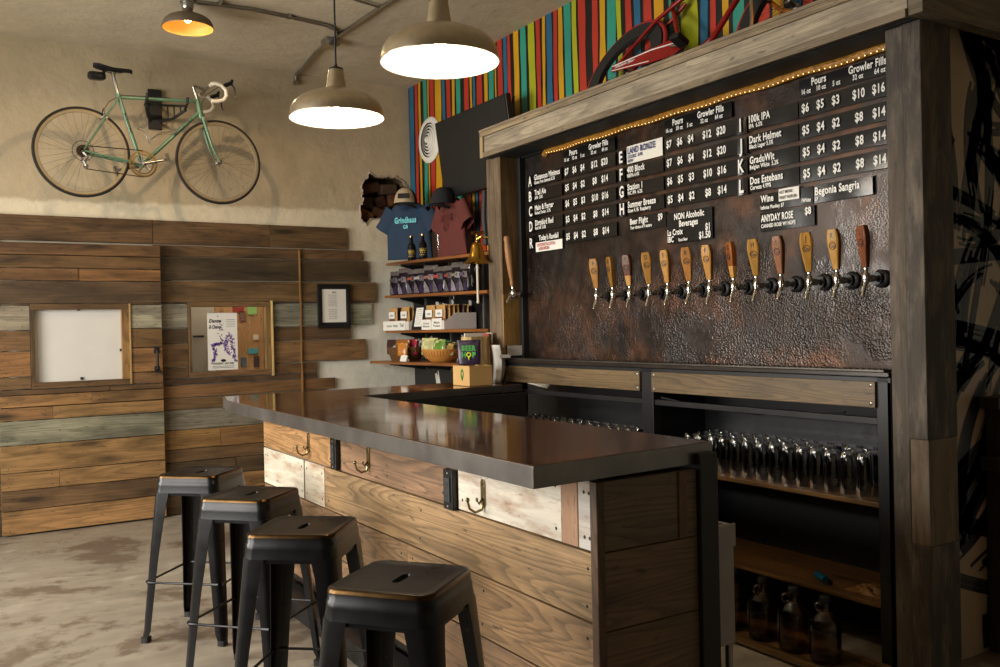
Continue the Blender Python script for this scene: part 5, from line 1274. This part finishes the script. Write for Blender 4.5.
shirt('t_shirt', 'slate blue t-shirt with pale aqua print hung in the corner', (3.60, 7.26), (.56, -.83, 0), 2.10, .50, M_shirtb, [('Grindhaus', .63, .050, .22), ('GB', .53, .03, .05)], plain('aqua_print', rgb(110, 196, 204), .7), 2)
shirt('t_shirt', 'rust red t-shirt hung beside the television', (3.68, 6.62), (0, -1, 0), 2.075, .47, M_shirtr, [('BREWING', .62, .05, .2), ('CO', .46, .06, .1)], plain('dark_red_print', rgb(96, 34, 30), .8), 5)
def cap(label, c, face, mcrown, mpanel, mbrim, logo):
    r = thing('baseball_cap', label, 'cap', c); f = V(face).normalized(); s = V((0, 0, 1)).cross(f); c = V(c)
    b = MB(); rs = []
    for k in range(8):
        a = k / 7 * PI / 2; rr_, zz = .085 * math.cos(a) ** .8, .118 * math.sin(a)
        rs.append([c + f * (max(rr_, .002) * 1.12 * math.cos(2 * PI * i / 24)) + s * (max(rr_, .002) * math.sin(2 * PI * i / 24)) + V((0, 0, zz)) for i in range(24)])
    b.rings(rs, True, False, True); b.ball(c + V((0, 0, .119)), .007, 8); b.build('crown', mcrown, r)
    b = MB(); rs = []
    for k in range(6):
        a = .03 + k / 5 * PI / 2 * .78; rr_, zz = .0875 * math.cos(a) ** .8, .118 * math.sin(a)
        rs.append([c + f * (rr_ * 1.12 * math.cos(t)) + s * (rr_ * math.sin(t)) + V((0, 0, zz)) for t in [(-1.05 + 2.1 * i / 12) * (1 - k * .03) for i in range(13)]])
    b.rings(rs, False); b.build('front_panel', mpanel, r)
    b = MB(); rs = []
    for k in range(5):
        q = k / 4
        rs.append([c + f * ((.095 + .075 * q * math.cos(t) ** .6) * math.cos(t * .9)) + s * (.088 * math.sin(t) * (1 + .08 * q)) + V((0, 0, -.004 - .022 * q - .02 * math.sin(t) ** 2)) for t in [-1.25 + 2.5 * i / 14 for i in range(15)]])
    b.rings(rs, False); b.build('brim', mbrim, r)
    if logo:
        b = MB(); R0 = .0935 * 1.10
        b.M = Matrix.Identity(4); o = c + f * .093 + V((0, 0, .045)); tl = (V((0, 0, 1)) * .95 - f * .35).normalized()
        b.poly([o - s * -.038 + tl * -.016, o + s * -.038 + tl * -.016, o + s * -.038 + tl * .024, o - s * -.038 + tl * .024]); pt = b.build('patch', M_ink, r)
    r.scale = (1.22, 1.22, 1.22)
    return r
M_ecru = plain('ecru_cloth', rgb(168, 152, 122), .85, 0, .1, 20); M_blackc = plain('black_cloth', rgb(24, 24, 28), .9, 0, .1, 20)
cap('ecru and black baseball cap with a dark patch hung over the blue shirt', (3.545, 7.20, 2.575), (-.62, -.78, 0), M_blackc, M_ecru, M_blackc, True)
cap('black baseball cap on the red shirt below the television', (3.60, 6.60, 2.50), (-.9, -.43, 0), M_blackc, M_blackc, M_blackc, False)
# bottles and glass tube on the top shelf
def bottle(label, x, y, z):
    r = thing('beer_bottle', label, 'bottle', (x, y, z), 0, 'bottles on the top shelf')
    b = MB(); b.lathe([(0, 0), (.034, 0), (.037, .005), (.037, .11), (.033, .135), (.018, .16), (.0145, .18), (.0145, .205), (.017, .207), (.017, .215), (0, .215)], (x, y, z), None, 20); b.build('body', plain('dark_bottle', rgb(16, 13, 12), .12, 0, .05), r)
    b = MB(); b.lathe([(.0376, .025), (.0376, .10)], (x, y, z), None, 20); lb = b.build('label', M_ink, r)
    b = MB()
    for k, (h, hh) in enumerate(((.088, .006), (.072, .010), (.055, .010), (.036, .006))):
        for a0 in [-2.9 + .22 * j for j in range(8)]:
            if (k + int(a0 * 7)) % 3: b.poly([V((x, y, z)) + V((.0381 * math.cos(a0 + d), .0381 * math.sin(a0 + d), h + e)) for d, e in ((0, 0), (.17, 0), (.17, hh), (0, hh))])
    b.build('lettering', M_yellow, lb)
    b = MB(); b.lathe([(.018, .206), (.018, .219), (0, .221)], (x, y, z), None, 14); b.build('cap', M_gold, r)
bottle('dark beer bottle with yellow label standing left of the other on the top shelf', 3.585, 7.19, shz(0, 7.19)); bottle('dark beer bottle with yellow label beneath the clear glass tube', 3.575, 6.95, shz(0, 6.95))
b = MB(); b.lathe([(0, 0), (.045, 0), (.048, .01), (.03, .02), (.026, .05), (.034, .2), (.036, .42), (.034, .42), (.031, .2), (.023, .055), (0, .05)], (3.72, 6.92, shz(0, 6.92)), None, 24); tag(b.build('tall_glass', M_glass), 'tall clear glass tube standing behind the dark bottles', 'glass')
# hanging straps between red shirt and post
b = MB()
for i, y in enumerate((6.16, 6.08, 6.0, 5.92, 5.84)):
    b.tube([(3.74, y, 2.56), (3.735, y + .01, 2.35), (3.74, y, 2.13 + (i % 3) * .04)], .034, 8, col=(rgb(24, 21, 21), rgb(26, 26, 30), rgb(92, 30, 26), rgb(22, 22, 24), rgb(30, 27, 26))[i])
tag(b.build('hanging_lanyards', M_col), 'bundle of dark and red straps hanging between red shirt and timber post', 'straps')

# snack pouches
M_pouchb = plain('printed_pouch', rgb(26, 19, 28), .22, .2, .25, 18); M_foil = plain('silver_foil', rgb(150, 142, 150), .2, .9, .35, 45); M_purple = plain('purple_film', rgb(50, 32, 64), .25, .2, .15, 20); M_clear = plain('crinkled_film', rgb(104, 96, 92), .15, .3, .3, 40)
def pouch(x, y, z, w, h, d, mat, top=None, face=(-1, 0, 0), seed=0):
    rn = random.Random(seed); f = V(face).normalized(); s = f.cross(V((0, 0, 1))); c = V((x, y, z)); rs = []; M_ = 20
    for q, k, a in [(0, .8, .96), (.04, 1, .98), (.25, 1, 1), (.55, .85, 1.0), (.8, .45, .99), (.93, .1, 1), (1, .06, 1)]:
        rs.append([c + s * (w / 2 * a * math.copysign(abs(math.cos(t)) ** .55, math.cos(t))) + f * (d / 2 * k * math.copysign(abs(math.sin(t)) ** .8, math.sin(t)) + rn.uniform(-.003, .003)) + V((0, 0, h * q)) for t in [2 * PI * i / M_ for i in range(M_)]])
    b = MB(); b.rings(rs); return b
PL = [(3.60, 7.56, .13), (3.60, 7.385, .12), (3.60, 7.19, .15), (3.595, 7.04, .15), (3.595, 6.85, .15), (3.595, 6.69, .15), (3.59, 6.50, .12), (3.59, 6.38, .12), (3.59, 6.255, .11)]
WD = ['first', 'second', 'third', 'fourth', 'fifth', 'sixth', 'seventh', 'eighth', 'ninth']
pp = None
for i, (x, y, w) in enumerate(PL):
    z = shz(1, y); h = .185 + .02 * (i % 3 == 1)
    r = thing('snack_pouch', 'black and purple snack pouch with clear top, %s from the white wall on its shelf' % WD[i], 'snack pouch', (x, y, z), 0, 'snack pouches in a row on the second shelf')
    fc = (-1, -.35 - .1 * math.sin(i * 2), 0)
    pouch(x, y, z, w, h, .05, M_pouchb, None, fc, i).build('bag', M_pouchb, r)
    f = V(fc).normalized(); s = f.cross(V((0, 0, 1)))
    b = pouch(x, y, z + h * .98, w, .04, .01, None, None, fc, i); b.build('clear_top', M_clear, r)
    b = MB(); c = V((x, y, z)) + f * .03
    b.poly([c + s * a + V((0, 0, zz)) for a, zz in ((-w * .05, .01), (w * .40, .01), (w * .34, .11), (w * .12, .07))]); b.poly([c + s * a + V((0, 0, zz)) - f * .004 for a, zz in ((-w * .42, .11), (w * .1, .12), (w * .05, .165), (-w * .38, .16))])
    b.build('foil_panel', M_foil, r)
    b = MB(); b.poly([c + f * .002 + s * a + V((0, 0, zz)) for a, zz in ((-w * .4, .012), (-w * .08, .012), (-w * .02, .06), (-w * .3, .09))]); b.build('violet_panel', M_purple, r)
    b = MB(); b.poly([c + f * .001 + s * a + V((0, 0, zz)) for a, zz in ((-w * .1, .13), (w * .38, .128), (w * .34, .15), (-w * .05, .155))]); b.build('red_flash', plain('flash%d' % i, rgb(*[(70, 60, 60), (80, 74, 74), (140, 70, 50), (150, 142, 142), (130, 74, 54), (150, 54, 44), (120, 50, 44), (90, 86, 50), (70, 56, 70)][i]), .4), r)

# kraft bags in grey trays
M_kraft = plain('kraft_paper', rgb(178, 138, 82), .7, 0, .1, 12); M_greycard = plain('grey_card', rgb(214, 205, 198), .7, 0, .06); M_nuts = plain('nut_window', rgb(104, 70, 48), .5, 0, .45, 70); M_choc = plain('dark_pouch', rgb(70, 44, 26), .6, 0, .15)
def tray(label, ya, yb2, xf):
    z = shz(2, (ya + yb2) / 2) + .001; r = thing('display_tray', label, 'display tray', ((xf + XR) / 2, (ya + yb2) / 2, z), 0, 'grey card trays on the third shelf')
    b = MB(); xb2 = XR - .02
    b.bx(xf, xb2, yb2, ya, z, z + .004, 1); b.bx(xf, xf + .004, yb2, ya, z, z + .075, 1); b.bx(xb2 - .004, xb2, yb2, ya, z, z + .13, 1)
    for y in (ya, yb2): b.prism([(0, 0), (xb2 - xf, 0), (xb2 - xf, .135), (.11, .135), (.0, .06)], (xf, y - .002, z), (1, 0, 0), (0, 0, 1), .004)
    b.build('carton', M_greycard, r)
    return r, z
t1, z1 = tray('grey tray of kraft bags with one wide white label strip, next to the white wall', 7.60, 7.14, 3.515); t2, z2 = tray('grey tray of kraft bags with two small white labels, beside the dark framed sign', 6.87, 6.49, 3.515)
def lbl(parent, y0, y1, z0, z1_, x, txt):
    b = MB(); b.bx(x - .002, x, y1, y0, z0, z1_, 1); o = b.build('label', M_paper, parent)
    b = MB()
    for t_, y, z, h, w in txt: b.text(t_, (x - .0026, y, z), (0, -1, 0), (0, 0, 1), h, w, 'C')
    b.build('lettering', M_ink, o)
lbl(t1, 7.66, 7.20, z1 - .002, z1 + .082, 3.513, [('House Nuts', 7.53, z1 + .03, .02, .10), ('Roasted', 7.40, z1 + .03, .02, .09), ('Trail', 7.27, z1 + .03, .03, .08)])
lbl(t2, 6.885, 6.715, z2, z2 + .085, 3.513, [('Cocoa', 6.80, z2 + .045, .018, .10), ('Almonds', 6.80, z2 + .02, .018, .12)]); lbl(t2, 6.695, 6.52, z2, z2 + .092, 3.512, [('Maple', 6.605, z2 + .05, .018, .10), ('Pecans', 6.605, z2 + .022, .018, .12)])
def kraft(x, y, z, label, grp, front):
    r = thing('kraft_bag', label, 'paper bag', (x, y, z), 0, grp)
    b = pouch(x, y, z, .155, .20, .032, None, None, (-1, 0, 0), int(y * 100)); b.build('bag', M_kraft if front else R_.choice([M_kraft, M_choc]), r)
    if front:
        b = MB(); b.bx(x - .020, x - .017, y - .06, y + .06, z + .10, z + .16, 1); o = b.build('label', M_paper, r)
        b = MB(); b.text('nuts', (x - .0206, y + .03, z + .12), (0, -1, 0), (0, 0, 1), .02, .06); b.build('lettering', plain('navy_print', rgb(40, 60, 110), .6), o)
        b = MB(); b.bx(x - .0185, x - .016, y - .05, y + .05, z + .085 - .03, z + .098, 1); b.build('window', M_nuts, r)
nn = 0
for ti, (y, zt) in enumerate(((7.51, z1), (7.27, z1), (6.79, z2), (6.60, z2))):
    for k in range(6):
        fr_ = k == 0
        where = ('left', 'right')[ti % 2] + ' front bag of the tray ' + ('by the white wall', 'by the framed sign')[ti // 2]
        kraft(3.55 + k * .043, y + rr.uniform(-.006, .006), zt + .005, ('kraft nut bag with white label, ' + where) if fr_ else 'plain paper bag lined up behind the front bags of a grey tray', 'kraft bags in the grey trays', fr_)
sg = thing('framed_sign', 'small upright black framed price sign between the two grey trays', 'sign', (3.52, 6.95, shz(2, 6.95)))
Mg = Matrix.Translation((3.525, 6.985, shz(2, 6.98) + .003)) @ Matrix.Rotation(math.radians(12), 4, 'Z') @ Matrix.Rotation(math.radians(12), 4, 'Y')
b = MB(); b.M = Mg; b.box((0, 0, .108), (.012, .165, .216), 1); b.build('frame', M_blackplastic, sg, bevel=.003)
b = MB(); b.M = Mg; b.box((-.0065, 0, .108), (.002, .095, .165), 1); o = b.build('sheet', M_paper, sg)
b = MB(); b.M = Mg
for i in range(8): b.text(('OPEN', 'trail mix $5', 'almonds $6', 'pecans $6', 'jerky $7', 'chips $2', 'hops $4', 'thanks')[i], (-.0078, 0, .17 - i * .018), (0, -1, 0), (0, 0, 1), .009, .07, 'C', bold=.005)
b.build('lettering', M_ink, o)

# basket, bowl, cards on the lowest shelf
bs = thing('wicker_basket', 'brown wicker basket of wrapped snacks on the lowest shelf', 'basket', (3.50, 7.22, shz(3, 7.22)))
zb3 = shz(3, 7.22) + .004
b = MB()
for k in range(9):
    z = zb3 + k * .014; a = .115 + k * .0045
    b.tube([(3.52 + a * .9 * math.cos(2 * PI * i / 40), 7.22 + a * 1.55 * math.sin(2 * PI * i / 40), z + .004 * math.sin(i * PI + k * PI)) for i in range(40)], .0078, 6, False, jit(rgb(104, 70, 36), .2), True)
for i in range(26):
    a = 2 * PI * i / 26; b.tube([(3.52 + .112 * .9 * math.cos(a), 7.22 + .112 * 1.55 * math.sin(a), zb3), (3.52 + .155 * .9 * math.cos(a), 7.22 + .155 * 1.55 * math.sin(a), zb3 + .12)], .006, 5, col=rgb(84, 56, 30))
b.lathe([(0, 0), (.11, 0)], (3.52, 7.22, zb3), None, 24, sx=.9, sy=1.5, col=rgb(80, 54, 30)); b.build('weave', M_col, bs)
SC2 = [((3.46, 7.36), rgb(60, 40, 34), 'dark brown'), ((3.53, 7.30), rgb(96, 60, 96), 'purple'), ((3.47, 7.20), rgb(126, 84, 36), 'bronze'), ((3.56, 7.16), rgb(40, 30, 30), 'black'), ((3.44, 7.08), rgb(140, 86, 36), 'orange'), ((3.50, 7.05), rgb(150, 30, 50), 'crimson')]
for (x, y), c, nm in SC2:
    b = pouch(x, y, zb3 + .055, .12, .13, .05, None, None, (-1, -.5, 0), int(y * 100)); b.col = c; b.c = [c] * len(b.f)
    tag(b.build('snack_bag', M_gloss), nm + ' wrapped snack bag in the wicker basket', 'snack bag', 'snack bags in the wicker basket')
b = pouch(3.40, 7.03, shz(3, 7.03) + .05, .10, .11, .04, None, None, (-1, -.6, 0), 3); b.c = [rgb(176, 112, 40)] * len(b.f); 
tag(b.build('snack_bag', M_gloss), 'bright orange and yellow snack bag leaning out of the basket front', 'snack bag', 'snack bags in the wicker basket')
bw = thing('bamboo_bowl', 'round honey bamboo bowl of green chip bags on the lowest shelf', 'bowl', (3.52, 6.52, shz(3, 6.52)))
b = MB(); zb4 = shz(3, 6.52) + .001; b.lathe([(0, .002), (.09, 0), (.10, .006), (.145, .045), (.165, .09), (.168, .105), (.158, .105), (.14, .05), (.09, .016), (0, .014)], (3.51, 6.52, zb4), None, 40, sy=1.1, col=rgb(184, 124, 56)); b.build('body', plain('honey_bamboo', rgb(186, 128, 62), .35, 0, .12, 20), bw)
b = MB()
for i in range(40): a = 2 * PI * i / 40; b.tube([(3.51 + .1455 * math.cos(a), 6.52 + .160 * math.sin(a), zb4 + .045), (3.51 + .1655 * math.cos(a), 6.52 + .182 * math.sin(a), zb4 + .092)], .002, 5)
b.build('ribs', plain('bamboo_seam', rgb(130, 84, 38), .5), bw)
for i, (x, y, c, w, nm) in enumerate([(3.44, 6.60, rgb(176, 172, 120), .17, 'pale yellow-green'), (3.46, 6.47, rgb(100, 140, 56), .16, 'leaf green'), (3.54, 6.58, rgb(70, 140, 50), .16, 'dark green'), (3.57, 6.46, rgb(90, 84, 40), .15, 'olive brown'), (3.50, 6.40, rgb(150, 120, 60), .12, 'tan')]):
    b = pouch(x, y, zb4 + .055, w, .14 - .012 * i, .06, None, None, (-1, -.4 + .3 * (i % 2), 0), i); b.c = [jit(c, .2) if k % 7 else jit(rgb(210, 200, 150)) for k in range(len(b.f))]
    tag(b.build('chip_bag', M_gloss), nm + ' chip bag standing in the bamboo bowl', 'chip bag', 'chip bags in the bamboo bowl')
b = MB(); b.box((3.385, 6.98, shz(3, 7.0) + .028), (.01, .115, .055), 1, rot=Matrix.Rotation(math.radians(15), 4, 'Y')); b.box((3.40, 6.98, shz(3, 7.0) + .012), (.02, .10, .02), 1); tag(b.build('price_tent', M_paper), 'small blank white card in front of the wicker basket', 'card')

# on the far leg of the bar
zt = CT + .002
kb = thing('kraft_box', 'open kraft cardboard box with green hop emblem on the far leg of the bar', 'box', (3.04, 5.22, zt))
b = MB(); x0, x1, y0, y1 = 2.955, 3.13, 5.125, 5.345
b.bx(x0, x1, y0, y1, zt, zt + .004, 0); b.bx(x0, x0 + .004, y0, y1, zt + .004, zt + .132, 1); b.bx(x1 - .004, x1, y0, y1, zt + .004, zt + .132, 1); b.bx(x0 + .004, x1 - .004, y0, y0 + .004, zt + .004, zt + .132, 0); b.bx(x0 + .004, x1 - .004, y1 - .004, y1, zt + .004, zt + .132, 0)
b.build('carton', plain('carton_board', rgb(196, 158, 100), .75, 0, .06), kb, bevel=.0015)
b = MB(); cc = V((x0 - .0008, 5.22, zt + .07))
lf = [(0, -.042), (.014, -.022), (.022, .004), (.017, .028), (0, .045), (-.017, .028), (-.022, .004), (-.014, -.022)]; li = [(0, -.012), (.007, .002), (.008, .014), (0, .024), (-.008, .014), (-.007, .002)]
for i in range(8):
    j = (i + 1) % 8
    def inn(k): p = lf[k]; return (p[0] * .42, p[1] * .42 + .006)
    b.poly([cc + V((0, -q[0], q[1])) for q in (lf[i], lf[j], inn(j), inn(i))])
b.build('hop_emblem', plain('hop_green', rgb(40, 110, 44), .6), kb)
bg = thing('beer_hop_bag', 'dark purple pouch with green BEER HOP lettering propped on the kraft box', 'pouch', (3.02, 5.30, zt + .135))
fc = V((-.55, -.83, 0)).normalized(); s_ = fc.cross(V((0, 0, 1))); s_ = s_ if s_.x > 0 else -s_
b = pouch(3.035, 5.26, zt + .135, .155, .165, .05, None, None, fc, 4); b.build('bag', plain('plum_film', rgb(46, 32, 58), .35, .1, .15, 12), bg)
b = MB(); o_ = V((3.035, 5.26, zt + .135)) + fc * .029
b.text('BEER', o_ + V((0, 0, .095)), s_, (0, 0, 1), .034, .095, 'C', bold=.05); b.text('H', o_ - s_ * .034 + V((0, 0, .05)), s_, (0, 0, 1), .034, .026, 'C', bold=.05); b.text('P', o_ + s_ * .034 + V((0, 0, .05)), s_, (0, 0, 1), .034, .026, 'C', bold=.05); b.build('lettering', plain('leaf_green_print', rgb(74, 160, 76), .5), bg)
b = MB(); b.torus(o_ + V((0, 0, .068)), fc, .013, .005, 20, 6); b.tube([o_ + V((0, 0, .056)), o_ + V((0, 0, .032))], [.008, .002], 6); b.build('hop_cone', plain('lime_print', rgb(196, 200, 50), .5), bg)
wbx = thing('wooden_crate', 'pale wooden box standing upright behind the purple pouch', 'box', (3.13, 5.42, zt))
b = MB(); b.bx(3.11, 3.235, 5.36, 5.50, zt, zt + .32, 2, rgb(214, 178, 124)); b.bx(3.235, 3.26, 5.355, 5.505, zt, zt + .32, 2, rgb(150, 100, 52)); b.build('panels', M_plank, wbx, bevel=.003)
b = MB(); b.bx(3.15, 3.335, 5.515, 5.525, zt, zt + .345, 0); tag(b.build('white_board', M_white, bevel=.002), 'white board standing behind the pale wooden box', 'board')
pm = thing('paper_stack', 'curled white menus stood on edge beside the timber post', 'papers', (3.26, 5.40, zt))
b = MB()
for i in range(7):
    x = 3.27 + i * .008; b.rings([[(x + .03 * math.sin(f * PI) * (.5 + i * .1), 5.42 - .0 * f, zt + f * (.26 - .006 * i)), (x + .03 * math.sin(f * PI) * (.5 + i * .1), 5.25 + .01 * i, zt + f * (.26 - .006 * i))] for f in [k / 8 for k in range(9)]], False)
o = b.build('sheets', M_paper, pm); m_ = o.modifiers.new('Solid', 'SOLIDIFY'); m_.thickness = .002
b = MB(); b.bx(3.245, 3.335, 5.215, 5.222, zt + .172, zt + .195, 0); b.build('white_tag', M_paper, pm)
b = MB(); b.bx(3.29, 3.31, 5.43, 5.50, zt, zt + .34, 2, rgb(150, 60, 50)); b.bx(3.315, 3.33, 5.43, 5.50, zt, zt + .345, 2, rgb(206, 196, 178)); b.bx(3.29, 3.307, 5.425, 5.43, zt + .29, zt + .33, 2, rgb(40, 120, 50)); tag(b.build('binder', M_col, bevel=.002), 'red and cream binders standing behind the curled menus', 'binder')

# dark timber rail at the right edge, in front of the brush-stroke partition
b = MB(); b.bx(3.86, 4.6, 2.16, 2.247, 1.07, 1.12, 0, rgb(70, 52, 38)); b.bx(3.86, 4.6, 2.16, 2.247, .80, .86, 0, rgb(66, 50, 36)); b.bx(3.90, 3.97, 2.165, 2.245, 0, 1.07, 2, rgb(56, 42, 32)); b.bx(4.45, 4.52, 2.165, 2.245, 0, 1.07, 2, rgb(56, 42, 32)); b.bx(3.97, 4.45, 2.19, 2.24, .02, .79, 2, rgb(60, 45, 34))
tag(b.build('timber_gate', M_plank, bevel=.003), 'low dark timber gate against the brush-stroke partition', 'gate')
# ------------------------------------------------------------------ daylight, camera, output
for i, (y0, y1) in enumerate(WIN):
    l = bpy.data.lights.new('window_daylight', 'AREA'); l.shape = 'RECTANGLE'; l.size = (y1 - y0); l.size_y = wz1 - wz0
    l.energy = WIN_W * (y1 - y0) / 2 * (.85, 1.4)[i]; l.color = (1.0, .96, .89); l.spread = math.radians(140)
    o = bpy.data.objects.new('window_daylight', l); COL.objects.link(o); o.location = (XL - .13, (y0 + y1) / 2, (wz0 + wz1) / 2)
    o.rotation_euler = (0, math.radians(-90), 0)   # shines along +X
    o.rotation_euler = V((1, 0, -.35)).to_track_quat('-Z', 'Y').to_euler()
l = bpy.data.lights.new('back_room_light', 'AREA'); l.size = .8; l.energy = 14; l.color = (1, .9, .74)
o = bpy.data.objects.new('back_room_light', l); COL.objects.link(o); o.location = (2.2, 8.1, 2.44)
w = bpy.data.worlds.new('World'); sc.world = w; w.use_nodes = True
w.node_tree.nodes['Background'].inputs[0].default_value = (.75, .85, 1, 1); w.node_tree.nodes['Background'].inputs[1].default_value = .6
cam = bpy.data.cameras.new('Camera'); co = bpy.data.objects.new('Camera', cam); COL.objects.link(co); sc.camera = co
cam.sensor_width = 36; cam.sensor_fit = 'HORIZONTAL'; cam.lens = 904.6 / 1000 * 36; cam.clip_start = .05
yaw, pitch, roll = math.radians(31.967), math.radians(-.38), math.radians(-1.287)
f = V((math.sin(yaw) * math.cos(pitch), math.cos(yaw) * math.cos(pitch), math.sin(pitch))); r = V((math.cos(yaw), -math.sin(yaw), 0)); u = r.cross(f)
r2 = math.cos(roll) * r + math.sin(roll) * u; u2 = -math.sin(roll) * r + math.cos(roll) * u
co.matrix_world = Matrix(((r2.x, u2.x, -f.x, 0), (r2.y, u2.y, -f.y, 0), (r2.z, u2.z, -f.z, 1.47), (0, 0, 0, 1)))
vs = sc.view_settings; sc.display_settings.display_device = 'sRGB'; vs.view_transform = 'Standard'; vs.look = 'None'; vs.exposure = EXPO; vs.gamma = 1; vs.use_curve_mapping = False
cy = sc.cycles; cy.use_denoising = True; cy.max_bounces = 8; cy.transmission_bounces = 8; cy.transparent_max_bounces = 8; cy.sample_clamp_indirect = 6; cy.blur_glossy = .5; cy.caustics_reflective = False; cy.caustics_refractive = False
for o in COL.objects:
    if o.parent is None and o.type == 'EMPTY' and not o.get('label'): o['label'] = o.name.replace('_', ' ')
